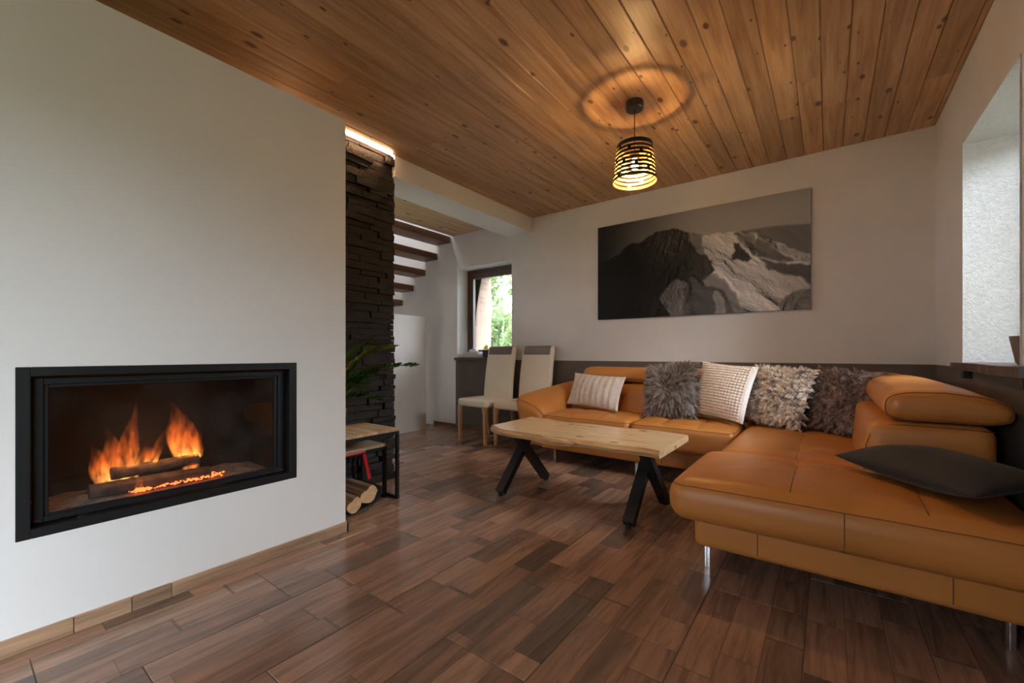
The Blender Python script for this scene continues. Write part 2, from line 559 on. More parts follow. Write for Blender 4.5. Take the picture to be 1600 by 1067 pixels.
def wall_cells(mb, axis, t0, t1, a0, a1, z0, z1, holes):
    """wall slab, normal along axis (0=x,1=y), thickness t0..t1, spanning a0..a1 with rectangular holes"""
    A = sorted({a0, a1, *[h[0] for h in holes], *[h[1] for h in holes]})
    Zs = sorted({z0, z1, *[h[2] for h in holes], *[h[3] for h in holes]})
    for i in range(len(A) - 1):
        for j in range(len(Zs) - 1):
            ca, cz = (A[i] + A[i + 1]) / 2, (Zs[j] + Zs[j + 1]) / 2
            if any(h[0] < ca < h[1] and h[2] < cz < h[3] for h in holes): continue
            if axis == 0: mb.box((t0, A[i], Zs[j]), (t1, A[i + 1], Zs[j + 1]))
            else: mb.box((A[i], t0, Zs[j]), (A[i + 1], t1, Zs[j + 1]))
    return mb


W_SOFA = (2.406, 3.266, 0.905, 2.09)      # opening in the right wall by the sofa: y0,y1,z0,z1
W_DOOR = (-2.4, -0.6, 0.05, 2.15)          # glazed door behind the camera
W_BACK = (-3.874, -2.98, 0.905, 2.072)    # back window: x0,x1,z0,z1
WALL_T = 0.42

BACK_T = 0.64
back = wall_cells(MB(), 1, BACK, BACK + BACK_T, HALL_X - 0.3, RIGHT + WALL_T, -0.1, 4.4, [W_BACK]).build('wall_back', M['wall'])
struct(back, 'grey-white back wall with a taupe lower band')
right = wall_cells(MB(), 0, RIGHT, RIGHT + WALL_T, REAR - 0.3, BACK, -0.1, 2.75, [W_SOFA, W_DOOR]).build('wall_right', M['wall'])
struct(right, 'grey-white wall on the right with a deep window opening')
W_REAR_ADDED = (-1.6, -0.9, 0.8, 2.1)  # opening of the added rear window
rear = wall_cells(MB(), 1, REAR - 0.3, REAR, FIRE_X - 0.8, RIGHT, -0.1, 2.75, [W_REAR_ADDED]).build('wall_rear', M['white'])
struct(rear)

# chimney breast on the left: white boards around the fireplace opening
wl = MB()
wl.box((-2.80, REAR, 0.0), (-2.70, FIRE_END, 2.74))
wl.box((-2.70, REAR, 0.0), (-2.60, FIRE_END, FIRE_TOP))
wl.box((-2.60, FIRE_END - 0.06, 0.0), (FIRE_X - 0.022, FIRE_END, FIRE_TOP))
wl.box((-2.60, REAR, FIRE_TOP - 0.05), (FIRE_X - 0.022, FIRE_END - 0.06, FIRE_TOP))
wl.box((-2.60, -0.40, 0.0), (FIRE_X - 0.022, -0.34, FIRE_TOP - 0.05))
wall_left = wl.build('wall_left', M['board'])
struct(wall_left, 'white boarded chimney breast that holds the fireplace')
FO = (0.142, 1.042, 0.359, 0.921)
FZ = [0.0, 0.915, 1.572, FIRE_TOP]
gap = 0.0008
for (ya, yb) in ((REAR, -1.15), (-1.15, FIRE_END)):
    for i in range(3):
        za, zb = FZ[i] + gap, FZ[i + 1] - gap
        holes = []
        if yb > 1 and i == 0: holes = [(FO[0], FO[1], FO[2], zb)]
        if yb > 1 and i == 1: holes = [(FO[0], FO[1], za, FO[3])]
        wall_cells(MB(), 0, FIRE_X - 0.022, FIRE_X, ya + gap, yb - gap, za, zb, holes).build('panel', M['board'], wall_left)
# joint filler just behind the board faces
wall_cells(MB(), 0, FIRE_X - 0.021, FIRE_X - 0.0008, REAR, FIRE_END - 0.002, 0.001, FIRE_TOP - 0.002, [FO]).build('joint_filler', M['board'], wall_left)

# plinth tiles along the chimney breast
PL_H, PL_T = 0.055, 0.011
bb = struct(MB().box((FIRE_X - 0.001, REAR, 0.0), (FIRE_X + 0.004, FIRE_END, PL_H - 0.004)).build('baseboard_left', M['grout']))
for (a, b) in ((-1.70, -1.04), (-1.04, -0.385), (-0.385, 0.272), (0.272, 0.425), (0.425, 0.545), (0.545, FIRE_END + 0.012)):
    MB().box((FIRE_X + 0.0005, a + 0.0012, 0.0), (FIRE_X + PL_T, b - 0.0012, PL_H), 0.0012).build('plinth_tile', M['plinth'], bb, off=(0, a, 0)).location = (0, a, 0)
MB().box((FIRE_X - 0.30, FIRE_END, 0.0), (FIRE_X + PL_T, FIRE_END + PL_T, PL_H), 0.0012).build('plinth_tile', M['plinth'], bb)

# floor slab with individual wood-look tiles
floor = struct(MB().box((HALL_X - 0.3, REAR - 0.3, -0.2), (RIGHT + WALL_T, BACK + 0.42, -0.0025)).build('floor', M['grout']), 'brown wood-look tiled floor')
TW, TL = 0.328, 0.661
OFFS = {-2: 0.26, -1: 0.60, 0: 0.166, 1: 0.37, 2: 0.59, 3: 0.365, 4: 0.10, 5: 0.578, 6: 0.25, 7: 0.44}
tile_cache = {}


def tile_mesh(w, d):
    key = (round(w, 3), round(d, 3))
    if key not in tile_cache:
        mb = MB()
        c = 0.0014
        w2, d2 = w / 2, d / 2
        v = [(-w2, -d2, -0.004), (w2, -d2, -0.004), (w2, d2, -0.004), (-w2, d2, -0.004),
             (-w2, -d2, -c), (w2, -d2, -c), (w2, d2, -c), (-w2, d2, -c),
             (-w2 + c, -d2 + c, 0), (w2 - c, -d2 + c, 0), (w2 - c, d2 - c, 0), (-w2 + c, d2 - c, 0)]
        f = [(8, 9, 10, 11)]
        for k in range(4):
            k2 = (k + 1) % 4
            f += [(k, k2, 4 + k2, 4 + k), (4 + k, 4 + k2, 8 + k2, 8 + k)]
        tile_cache[key] = make_mesh('floor_tile', v, f, mats=[M['tile']])
    return tile_cache[key]


for ci in range(-8, 10):
    x0 = -2.03 + ci * TW
    x1 = x0 + TW
    if x0 > RIGHT or x1 < -4.6: continue
    xa, xb = max(x0, -4.6), min(x1, RIGHT)
    off = OFFS.get(ci, (ci * 0.377) % TL)
    k = -4
    while True:
        y0 = off + k * TL
        k += 1
        y1 = y0 + TL
        if y0 > BACK: break
        if y1 < -1.2: continue
        ya, yb = max(y0, -1.2), min(y1, BACK)
        if xb < FIRE_X + 0.01 and yb < FIRE_END: continue
        if xb < -2.72 and yb < 2.0: continue
        if yb - ya < 0.01 or xb - xa < 0.01: continue
        g = 0.0016
        o = mesh_obj('floor_tile', tile_mesh(xb - xa - 2 * g, yb - ya - 2 * g), None, floor, ((xa + xb) / 2, (ya + yb) / 2, 0))

# ceiling with tongue-and-groove boards
ceiling = struct(MB().box((-2.72, REAR - 0.3, CEIL + 0.016), (RIGHT + WALL_T, BACK, 2.75)).build('ceiling', M['groove']), 'knotty pine board ceiling')
BW = 0.1168
board_cache = {}


def board_mesh(w, L):
    key = (round(w, 4), round(L, 3))
    if key not in board_cache:
        c = 0.0045
        w2 = w / 2 - 0.0008
        prof = [(-w2, 0.016), (-w2, c), (-w2 + c, 0.0), (w2 - c, 0.0), (w2, c), (w2, 0.016)]
        v = [(x, 0, z) for x, z in prof] + [(x, L, z) for x, z in prof]
        n = len(prof)
        f = [(i, i + 1, n + i + 1, n + i) for i in range(n - 1)] + [tuple(range(n)), tuple(reversed(range(n, 2 * n)))]
        mb = MB().add(v, f)
        me = make_mesh('ceiling_board', mb.v, mb.f, mats=[M['pine']])
        board_cache[key] = me
    return board_cache[key]


rb = random.Random(3)
xe = 0.321 + BW * 2
xs = [RIGHT]
while xe > -2.70:
    xs.append(xe); xe -= BW
xs.append(-2.70)
for i in range(len(xs) - 1):
    w = xs[i] - xs[i + 1]
    if w < 0.02: continue
    xm = (xs[i] + xs[i + 1]) / 2
    cuts = [REAR, rb.choice([0.55, 1.35, 2.15, 2.9, 3.3]) if rb.random() < 0.55 else None, BACK]
    cuts = [c for c in cuts if c is not None]
    for a, b in zip(cuts[:-1], cuts[1:]):
        mesh_obj('ceiling_board', board_mesh(w, round(b - a - 0.001, 3)), None, ceiling, (xm, a, CEIL))

# beam, stair hall
beam = struct(MB().box((-3.04, 2.10, 2.343), (-2.70, BACK, 2.74)).build('trim_1', M['white']), 'white boxed beam under the ceiling')
hall_ceiling = struct(MB().box((-3.93, 1.0, CEIL + 0.016), (-3.04, BACK, 2.74)).build('ceiling_hall', M['groove']), 'pale pine ceiling beside the stair')
x = -3.04
while x > -3.92:
    w = min(0.1168, x + 3.93)
    if w > 0.02:
        me = board_mesh(w, 3.0).copy(); me.materials.clear(); me.materials.append(M['pine_pale'])
        mesh_obj('ceiling_board', me, None, hall_ceiling, (x - w / 2, 1.0, CEIL))
    x -= 0.1168
up = MB()
up.box((-3.95, 2.3, CEIL), (-3.925, BACK, 4.3))                 # side of the upper floor
up.box((HALL_X - 0.3, 2.3 - 0.1, CEIL), (-3.925, 2.3, 4.3))     # upper front of the shaft
struct(up.build('wall_stairwell', M['white']))
roof = MB()
roof.box((HALL_X - 0.3, 2.2, 4.3), (-5.0, BACK, 4.45)); roof.box((-4.5, 2.2, 4.3), (-3.92, BACK, 4.45))
roof.box((-5.0, 2.2, 4.3), (-4.5, 3.0, 4.45)); roof.box((-5.0, 3.6, 4.3), (-4.5, BACK, 4.45))  # gap stays as an unseen roof opening, added to light the stairwell
struct(roof.build('ceiling_stairwell', M['white']))
W_HALL_ADDED = (1.3, 2.9, 0.9, 2.1)  # unseen hall window, added to brighten the beam underside and hall
struct(wall_cells(MB(), 0, HALL_X - 0.3, HALL_X, 0.9, BACK, -0.1, 4.4, [W_HALL_ADDED]).build('wall_hall_left', M['white']))
win4 = struct(MB().box((HALL_X - 0.2, 1.3, 0.9), (HALL_X - 0.14, 1.36, 2.1)).build('added_hall_window', M['brown_frame']), 'unseen hall window added to light the beam and hall')
for (pa, pb, pc, pd) in ((2.84, 2.9, 0.9, 2.1), (1.36, 2.84, 0.9, 0.96), (1.36, 2.84, 2.04, 2.1)):
    MB().box((HALL_X - 0.2, pa, pc), (HALL_X - 0.14, pb, pd), 0.004).build('frame_member', M['brown_frame'], win4)
MB().box((HALL_X - 0.172, 1.36, 0.96), (HALL_X - 0.168, 2.84, 2.04)).build('glass_pane', M['window_glass'], win4)
struct(MB().box((HALL_X, 0.9, -0.1), (-2.70, 1.0, 2.74)).build('wall_hall_front', M['white']))
struct(MB().box((HALL_X, 1.0, CEIL), (-3.93, 2.3, 2.74)).build('ceiling_hall_rear', M['white']))
# low wall under the stair
struct(MB().box((-4.30, 1.6, -0.002), (-4.14, 3.71, 1.44)).build('wall_under_stair', M['wall']), 'low white wall under the open stair')
bb2 = struct(MB().box((-4.30, BACK - 0.012, 0.0), (-2.2, BACK, 0.055)).build('baseboard_back', M['tread']))

# ------------------------------------------------------------------ windows (setting)
def sash(parent, axis, t, a0, a1, z0, z1, w, d, mat):
    """rectangular wooden frame of four members"""
    for (aa, ab, za, zb) in ((a0, a0 + w, z0, z1), (a1 - w, a1, z0, z1), (a0 + w, a1 - w, z0, z0 + w), (a0 + w, a1 - w, z1 - w, z1)):
        mb = MB()
        if axis == 1: mb.box((aa, t, za), (ab, t + d, zb), 0.004)
        else: mb.box((t, aa, za), (t + d, ab, zb), 0.004)
        mb.build('frame_member', mat, parent)


# back window: plastered reveal, brown frame and sash, glass, larch lining outside
x0, x1, z0, z1 = W_BACK
FY = BACK + 0.20
win1 = struct(MB().box((x0 - 0.001, FY, z0), (x0 + 0.04, FY + 0.07, z1)).build('window_1', M['brown_frame']), 'brown wooden window at the back wall')
for (xa, xb, za, zb) in ((x1 - 0.04, x1 + 0.001, z0, z1), (x0 + 0.04, x1 - 0.04, z1 - 0.045, z1), (x0 + 0.04, x1 - 0.04, z0, z0 + 0.04)):
    MB().box((xa, FY, za), (xb, FY + 0.07, zb), 0.004).build('frame_member', M['brown_frame'], win1)
sash(win1, 1, FY - 0.012, x0 + 0.045, x1 - 0.045, z0 + 0.045, z1 - 0.05, 0.068, 0.06, M['brown_frame'])
MB().box((x0 + 0.11, FY + 0.02, z0 + 0.11), (x1 - 0.11, FY + 0.024, z1 - 0.115)).build('glass_pane', M['window_glass'], win1)
hd = MB().box((x0 + 0.058, FY - 0.022, 1.40), (x0 + 0.082, FY - 0.012, 1.47), 0.003)
hd.tube([(x0 + 0.07, FY - 0.022, 1.45), (x0 + 0.07, FY - 0.05, 1.45), (x0 + 0.07, FY - 0.052, 1.33)], 0.008, 8)
hd.build('window_handle', M['black_metal'], win1)
for (xa, xb, za, zb) in ((x0, x0 + 0.02, z0, z1), (x1 - 0.02, x1, z0, z1), (x0 + 0.02, x1 - 0.02, z1 - 0.02, z1)):
    MB().box((xa - 0.0, FY + 0.07, za), (xb, BACK + BACK_T + 0.03, zb)).build('outer_lining', M['larch'], win1)
rv = M['white']
for (a, b) in (((x0, BACK + 0.002, z0), (x0 + 0.006, FY, z1)), ((x1 - 0.006, BACK + 0.002, z0), (x1, FY, z1)), ((x0 + 0.006, BACK + 0.002, z1 - 0.006), (x1 - 0.006, FY, z1))):
    MB().box(a, b).build('reveal', rv, win1)
sill1 = struct(MB().box((x0 - 0.02, BACK - 0.035, z0 - 0.024), (x1 + 0.02, FY - 0.002, z0 + 0.012), 0.003).build('trim_2', M['sill']), 'dark window sill at the back wall')

# sofa window in the right wall: deep rough reveal, frame, live-edge sill
y0, y1, z0, z1 = W_SOFA
FXR = RIGHT + 0.30
win2 = struct(MB().box((FXR, y0, z0), (FXR + 0.07, y0 + 0.05, z1)).build('window_2', M['brown_frame']), 'deep window opening beside the sofa')
for (ya, yb, za, zb) in ((y1 - 0.05, y1, z0, z1), (y0 + 0.05, y1 - 0.05, z1 - 0.05, z1), (y0 + 0.05, y1 - 0.05, z0, z0 + 0.05)):
    MB().box((FXR, ya, za), (FXR + 0.07, yb, zb), 0.004).build('frame_member', M['brown_frame'], win2)
MB().box((FXR + 0.03, y0 + 0.05, z0 + 0.05), (FXR + 0.034, y1 - 0.05, z1 - 0.05)).build('glass_pane', M['window_glass'], win2)


def rough_sheet(name, fn, na, nb, parent):
    v = []
    for i in range(na + 1):
        for j in range(nb + 1):
            v.append(fn(i / na, j / nb))
    f = [(i * (nb + 1) + j, (i + 1) * (nb + 1) + j, (i + 1) * (nb + 1) + j + 1, i * (nb + 1) + j + 1) for i in range(na) for j in range(nb)]
    mb = MB().add(v, f)
    return mb.build(name, M['rough'], parent, smooth=True, off=(0, 0, 0))


def rn(a, b): return 0.0016 * noise.noise((a * 70, b * 70, 1.7)) + 0.0018 * noise.noise((a * 150, b * 150, 4.1))


D = 0.298
rough_sheet('reveal', lambda s, t: (RIGHT - 0.004 + D * s, y1 - 0.008 + rn(s * D, t * 1.2), z0 + (z1 - z0) * t), 60, 200, win2)
rough_sheet('reveal', lambda s, t: (RIGHT - 0.004 + D * s, y0 + 0.008 + rn(s * D + 5, t * 1.2), z0 + (z1 - z0) * t), 60, 200, win2)
rough_sheet('reveal', lambda s, t: (RIGHT - 0.004 + D * s, y0 + (y1 - y0) * t, z1 - 0.006 + rn(s * D + 9, t * 0.9)), 50, 150, win2)
sl = MB()
n = 24
front = [(RIGHT - 0.055 - 0.012 * math.sin(2.2 * i / n * PI) + 0.006 * noise.noise((i * 0.4, 0, 0)), 2.21 + (3.19 - 2.21) * i / n) for i in range(n + 1)]
poly = front + [(RIGHT + 0.002, 3.30), (RIGHT + 0.002, 2.19)]
sl.prism(poly, z0 - 0.022, z0 + 0.016)
sl.box((RIGHT, y0 + 0.002, z0 - 0.0), (FXR, y1 - 0.002, z0 + 0.016))
sill2 = struct(sl.build('trim_3', M['sill']), 'dark live-edge window sill beside the sofa')
MB().box((RIGHT - 0.035, 2.25, z0 - 0.062), (RIGHT, 2.29, z0 - 0.022), 0.002).build('bracket', M['dark_steel'], sill2)
MB().box((RIGHT - 0.035, 3.08, z0 - 0.062), (RIGHT, 3.12, z0 - 0.022), 0.002).build('bracket', M['dark_steel'], sill2)

# glazed garden door behind the camera
y0, y1, z0, z1 = W_DOOR
door = struct(MB().box((FXR, y0, z0), (FXR + 0.07, y0 + 0.07, z1)).build('door_1', M['brown_frame']), 'glazed garden door')
for (ya, yb, za, zb) in ((y1 - 0.07, y1, z0, z1), (-1.54, -1.46, z0, z1), (y0 + 0.07, y1 - 0.07, z1 - 0.07, z1), (y0 + 0.07, y1 - 0.07, z0, z0 + 0.08)):
    MB().box((FXR, ya, za), (FXR + 0.07, yb, zb), 0.004).build('frame_member', M['brown_frame'], door)
for (ya, yb) in ((y0 + 0.07, -1.54), (-1.46, y1 - 0.07)):
    MB().box((FXR + 0.03, ya, z0 + 0.08), (FXR + 0.034, yb, z1 - 0.07)).build('glass_pane', M['window_glass'], door)

# unseen rear window, added to light the back wall and sofa fronts
x0, x1, z0, z1 = W_REAR_ADDED
win3 = struct(MB().box((x0, REAR - 0.22, z0), (x0 + 0.06, REAR - 0.15, z1)).build('added_rear_window', M['brown_frame']), 'unseen rear window added to light the back wall')
for (xa, xb, za, zb) in ((x1 - 0.06, x1, z0, z1), (-1.28, -1.22, z0, z1), (x0 + 0.06, x1 - 0.06, z1 - 0.06, z1), (x0 + 0.06, x1 - 0.06, z0, z0 + 0.06)):
    MB().box((xa, REAR - 0.22, za), (xb, REAR - 0.15, zb), 0.004).build('frame_member', M['brown_frame'], win3)
for (xa, xb) in ((x0 + 0.06, -1.28), (-1.22, x1 - 0.06)):
    MB().box((xa, REAR - 0.19, z0 + 0.06), (xb, REAR - 0.186, z1 - 0.06)).build('glass_pane', M['window_glass'], win3)

# ------------------------------------------------------------------ stone pillar with stacked slate
pil = struct(MB().box((-3.0, 1.22, 0.0), (-2.742, 2.095, CEIL + 0.012)).build('wall_pillar', M['stone']), 'dark stacked slate pillar')
rs = random.Random(11)
z = 0.0
rowi = 0
while z < CEIL - 0.02:
    hgt = rs.choice([0.036, 0.042, 0.048, 0.056])
    if z + hgt > CEIL - 0.005: hgt = CEIL - 0.004 - z
    y = 1.235 - rs.random() * 0.05
    while y < 2.09:
        L = rs.uniform(0.14, 0.30)
        ye = min(y + L, 2.105 + rs.uniform(-0.004, 0.012))
        if ye > 2.06: ye = 2.105 + rs.uniform(-0.006, 0.014)
        xf = -2.722 + rs.uniform(-0.014, 0.020)
        a, b = 0.0015, 0.0018
        j = lambda k: rs.uniform(-k, k)
        v = [(-2.75, y + a, z + b), (xf + j(.004), y + a, z + b + j(.002)), (xf + j(.004), ye - a, z + b + j(.002)), (-2.75, ye - a, z + b),
             (-2.75, y + a, z + hgt - b), (xf + j(.004), y + a, z + hgt - b + j(.002)), (xf + j(.004), ye - a, z + hgt - b + j(.002)), (-2.75, ye - a, z + hgt - b)]
        mb = MB().add(v, [(0, 1, 2, 3), (7, 6, 5, 4), (0, 4, 5, 1), (1, 5, 6, 2), (2, 6, 7, 3), (3, 7, 4, 0)])
        if ye > 1.30:
            mb.build('stone', M['stone'], pil, off=(-2.75, y, z)).location = (-2.75, y, z)
        y = ye
        if ye > 2.09: break
    z += hgt
    rowi += 1

# ------------------------------------------------------------------ outside: lawn and trees
lawn = struct(MB().box((-40, -40, -0.5), (40, 40, -0.3)).build('ground', plain('lawn', (0.060, 0.075, 0.035), 0.9, var=0.3, scale=1.5)))
struct(MB().box((RIGHT + WALL_T, 1.6, -0.31), (3.4, 4.6, -0.28)).build('bounce_terrace', plain('pale_bounce_paving', (0.72, 0.70, 0.67), 0.8, var=0.1, scale=3)), 'unseen pale paving added to bounce light into the sofa window')  # unseen bright slab, added to bounce light up into the sofa window reveal
M['leaf_out'] = plain('tree_leaf', (0.062, 0.090, 0.036), 0.5, var=0.35, scale=1.2)
_n = M['leaf_out'].node_tree
_tr = _n.nodes.new('ShaderNodeBsdfTranslucent'); _tr.inputs['Color'].default_value = (0.11, 0.165, 0.05, 1)
_mx = _n.nodes.new('ShaderNodeMixShader'); _mx.inputs[0].default_value = 0.45
_n.links.new(_n.nodes['Principled BSDF'].outputs[0], _mx.inputs[1]); _n.links.new(_tr.outputs[0], _mx.inputs[2])
_n.links.new(_mx.outputs[0], _n.nodes['Material Output'].inputs['Surface'])
M['bark'] = plain('bark', (0.09, 0.07, 0.05), 0.9, var=0.3, bmp=0.5)


def tree(name, label, loc, hgt, rad, seed, nleaf=5000, low=0.25):
    rt = random.Random(seed)
    t = thing(name, label, 'tree', loc, group='trees outside the back window')
    tr = MB().tube([(0, 0, 0), (0.05, 0.02, hgt * 0.4), (0.0, 0.05, hgt * 0.8)], [0.11, 0.08, 0.03], 8)
    tr.build('trunk', M['bark'], t, smooth=True, off=(0, 0, 0))
    blobs = []
    for i in range(16):
        a = rt.random() * 2 * PI
        zz = hgt * rt.uniform(low, 1.0)
        k = rad * (1 - 0.5 * abs(zz / hgt - 0.55))
        blobs.append((math.cos(a) * k * rt.uniform(.2, .9), math.sin(a) * k * rt.uniform(.2, .9), zz, rad * rt.uniform(.3, .5)))
    v, f = [], []
    for i in range(nleaf):
        bx, by, bz, br = rt.choice(blobs)
        d = Vector((rt.gauss(0, 1), rt.gauss(0, 1), rt.gauss(0, 1))).normalized() * br * rt.random() ** 0.4
        p = Vector((bx, by, bz)) + d
        u = Vector((rt.gauss(0, 1), rt.gauss(0, 1), rt.gauss(0, 1))).normalized()
        w = u.cross(Vector((rt.gauss(0, 1), rt.gauss(0, 1), rt.gauss(0, 1)))).normalized()
        s = rt.uniform(.05, .09)
        b = len(v)
        v += [p - u * s, p + w * s * 0.5, p + u * s, p - w * s * 0.5]
        f.append((b, b + 1, b + 2, b + 3))
    me = make_mesh('foliage', v, f, mats=[M['leaf_out']])
    fo = mesh_obj('foliage', me, None, t)
    fo['kind'] = 'stuff'
    return t


tree('garden_tree', 'tall loose leafy tree behind the back window glass', (-7.0, 8.4, -0.3), 3.9, 1.5, 5, 7000)
tree('garden_shrub', 'dense green shrub low behind the back window glass', (-4.6, 7.4, -0.3), 2.0, 1.0, 8, 6000, 0.1)
tree('garden_tree', 'pale leafy tree farther off behind the back window glass', (-10.8, 11.5, -0.3), 4.6, 1.8, 9, 6000)
tree('garden_shrub', 'leafy shrub on the left behind the back window glass', (-9.6, 7.9, -0.3), 2.4, 1.1, 12, 5000, 0.1)
hedge = plain('blocking_hedge_green', (0.035, 0.055, 0.02), 0.9, var=0.5, scale=5, bmp=1.0, bscale=9, bdist=0.1)


def blocking_hedge_row(lo, hi, label):  # unseen hedges, added to block low sky light at the openings
    def hf(x, y, z):
        k = 0.12
        return (x + k * noise.noise((x, y, z)), y + k * noise.noise((y * 1.3, z * 1.3, x)), z + k * noise.noise((z, x * 1.7, y * 1.7)))
    v, f = rbox(lo, hi, 0.25, (max(2, int((hi[0] - lo[0]) * 2)), max(2, int((hi[1] - lo[1]) * 2)), 6), 2, hf)
    tag(MB().add(v, f).build('sky_blocking_hedge', hedge, smooth=True), label, 'hedge')


blocking_hedge_row((6.5, -9, -0.3), (7.6, 0.4, 2.5), 'unseen dark green hedge added to block low sky beyond the garden door')
blocking_hedge_row((-7, -9.5, -0.3), (5.5, -8.4, 1.8), 'unseen dark green hedge added beyond the rear window')
blocking_hedge_row((5.5, 0.9, -0.3), (6.5, 8, 2.8), 'unseen tall dark green hedge added to block low sky beyond the sofa window')


# ------------------------------------------------------------------ leather corner sofa
SOFA = thing('corner_sofa', 'tan leather corner sofa with chaise and raised headrests', 'sofa', (-0.6, 3.0, 0))


def seam(name, pts, r=0.0022, parent=SOFA):
    return MB().tube(pts, r, 5).build(name, M['seam'], parent, smooth=True)


def soft(name, lo, hi, r, m, parent=SOFA, fn=None, mat=None, k=5):
    v, f = rbox(lo, hi, r, m, k, fn)
    return MB().add(v, f).build(name, mat or M['leather'], parent, smooth=True)


def seat_fn(lo, hi, crown, lines=(), tufts=(), bulge=0.0, bulge_sides=(0, 0), wr=0.0):
    cx, cy = (lo[0] + hi[0]) / 2, (lo[1] + hi[1]) / 2
    hx, hy = (hi[0] - lo[0]) / 2, (hi[1] - lo[1]) / 2
    zm = (lo[2] + hi[2]) / 2

    def fn(x, y, z):
        u, w = (x - cx) / hx, (y - cy) / hy
        k = max(0.0, min(1.0, (z - zm) / (hi[2] - zm)))
        e = max(0, 1 - u ** 4) * max(0, 1 - w ** 4)
        z2 = z + k * crown * e
        for (xa, ya, xb, yb, dep, wid) in lines:
            ax, ay = xb - xa, yb - ya
            t = max(0, min(1, ((x - xa) * ax + (y - ya) * ay) / (ax * ax + ay * ay)))
            d = math.hypot(x - xa - t * ax, y - ya - t * ay)
            z2 -= k * dep * math.exp(-(d / wid) ** 2)
        for (tx, ty, dep, wid) in tufts:
            d = math.hypot(x - tx, y - ty)
            z2 -= k * dep * math.exp(-(d / wid) ** 2)
            if d < 0.3:
                a = math.atan2(y - ty, x - tx)
                z2 += k * 0.0032 * math.sin(a * 7 + tx * 9) * math.exp(-((d - 0.09) / 0.06) ** 2)
        if wr:
            z2 += wr * k * noise.noise((x * 9, y * 9, 3.0)) * (0.4 + 0.6 * e)
        x2, y2 = x, y
        if bulge:
            kz = 1 - ((z - zm) / (hi[2] - zm)) ** 2
            y2 = y - bulge * max(0, kz) * (1 if w < -0.6 else 0) * min(1, max(0, (-w - 0.6) / 0.4))
        return x2, y2, z2
    return fn


def top_line(fn, xa, ya, xb, yb, z, n=14, lift=0.0006):
    out = []
    for i in range(n + 1):
        t = i / n
        p = fn(xa + (xb - xa) * t, ya + (yb - ya) * t, z)
        out.append((p[0], p[1], p[2] + lift))
    return out


# bases
soft('base', (-0.485, 2.015, 0.106), (0.545, 3.22, 0.272), 0.03, (14, 14, 4), k=4)
soft('base', (-2.09, 3.225, 0.118), (0.545, 3.90, 0.270), 0.03, (20, 8, 4), k=4)
for xs_ in (-0.235, 0.335):
    seam('base_seam', [(xs_, 2.0145, 0.130), (xs_, 2.0142, 0.19), (xs_, 2.0145, 0.25)], 0.0018)
for xs_ in (-1.55, -1.0):
    seam('base_seam', [(xs_, 3.2245, 0.138), (xs_, 3.2238, 0.20), (xs_, 3.2245, 0.255)], 0.0018)

# chaise cushion nearest the camera
lo, hi = (-0.560, 1.85, 0.258), (0.565, 2.555, 0.437)
fn = seat_fn(lo, hi, 0.026, lines=[(-0.115, 1.92, -0.115, 2.53, 0.006, 0.022), (0.26, 1.92, 0.26, 2.53, 0.006, 0.022)], tufts=[(-0.115, 2.36, 0.024, 0.055), (0.26, 2.36, 0.024, 0.055)], wr=0.004)
cs = soft('seat_cushion', lo, hi, 0.075, (60, 44, 6), fn=fn, k=7)
seam('seam', rb_edge(lo, hi, 0.075, math.radians(40), fn) , 0.0020, cs)
for xs_ in (-0.115, 0.26):
    seam('seam', top_line(fn, xs_, 1.90, xs_, 2.53, 0.437), 0.0015, cs)
xq = 0.045
seam('seam', [fn(xq, 1.8495 + 0.075 * (1 - math.cos(a)), (0.362 if a > 0 else 0.333) + 0.075 * math.sin(a)) for a in [-1.1, -0.8, -0.4, -0.01, 0.01, 0.3, 0.68]], 0.0018, cs)

# corner cushion
lo, hi = (-0.50, 2.548, 0.232), (0.20, 3.68, 0.432)
fn = seat_fn(lo, hi, 0.026, lines=[(-0.13, 2.58, -0.13, 3.6, 0.005, 0.022)], tufts=[(-0.13, 2.80, 0.024, 0.055), (-0.13, 3.25, 0.018, 0.05)], wr=0.004)
cs = soft('seat_cushion', lo, hi, 0.06, (40, 60, 6), fn=fn, k=6)
seam('seam', top_line(fn, -0.13, 2.58, -0.13, 3.6, 0.432), 0.0015, cs)
seam('seam', rb_edge(lo, hi, 0.06, math.radians(30), fn), 0.0018, cs)

# two cushions along the back wall
for (xa, xb) in ((-2.03, -1.235), (-1.230, -0.505)):
    lo, hi = (xa, 3.165, 0.240), (xb, 3.72, 0.440)
    w = xb - xa
    l1, l2 = xa + w * 0.34, xa + w * 0.68
    fn = seat_fn(lo, hi, 0.024, lines=[(l1, 3.19, l1, 3.6, 0.006, 0.02), (l2, 3.19, l2, 3.6, 0.006, 0.02)], tufts=[(l1, 3.42, 0.014, 0.045), (l2, 3.42, 0.014, 0.045)], wr=0.006)
    cs = soft('seat_cushion', lo, hi, 0.045, (44, 34, 6), fn=fn, k=6)
    seam('seam', rb_edge(lo, hi, 0.045, math.radians(35), fn), 0.0022, cs)
    for q in (l1, l2):
        seam('seam', top_line(fn, q, 3.195, q, 3.6, 0.44), 0.0015, cs)

# backrests along the back wall with raised headrests
def lean(y0, k):
    return lambda x, y, z: (x, y + k * (z - 0.43), z)


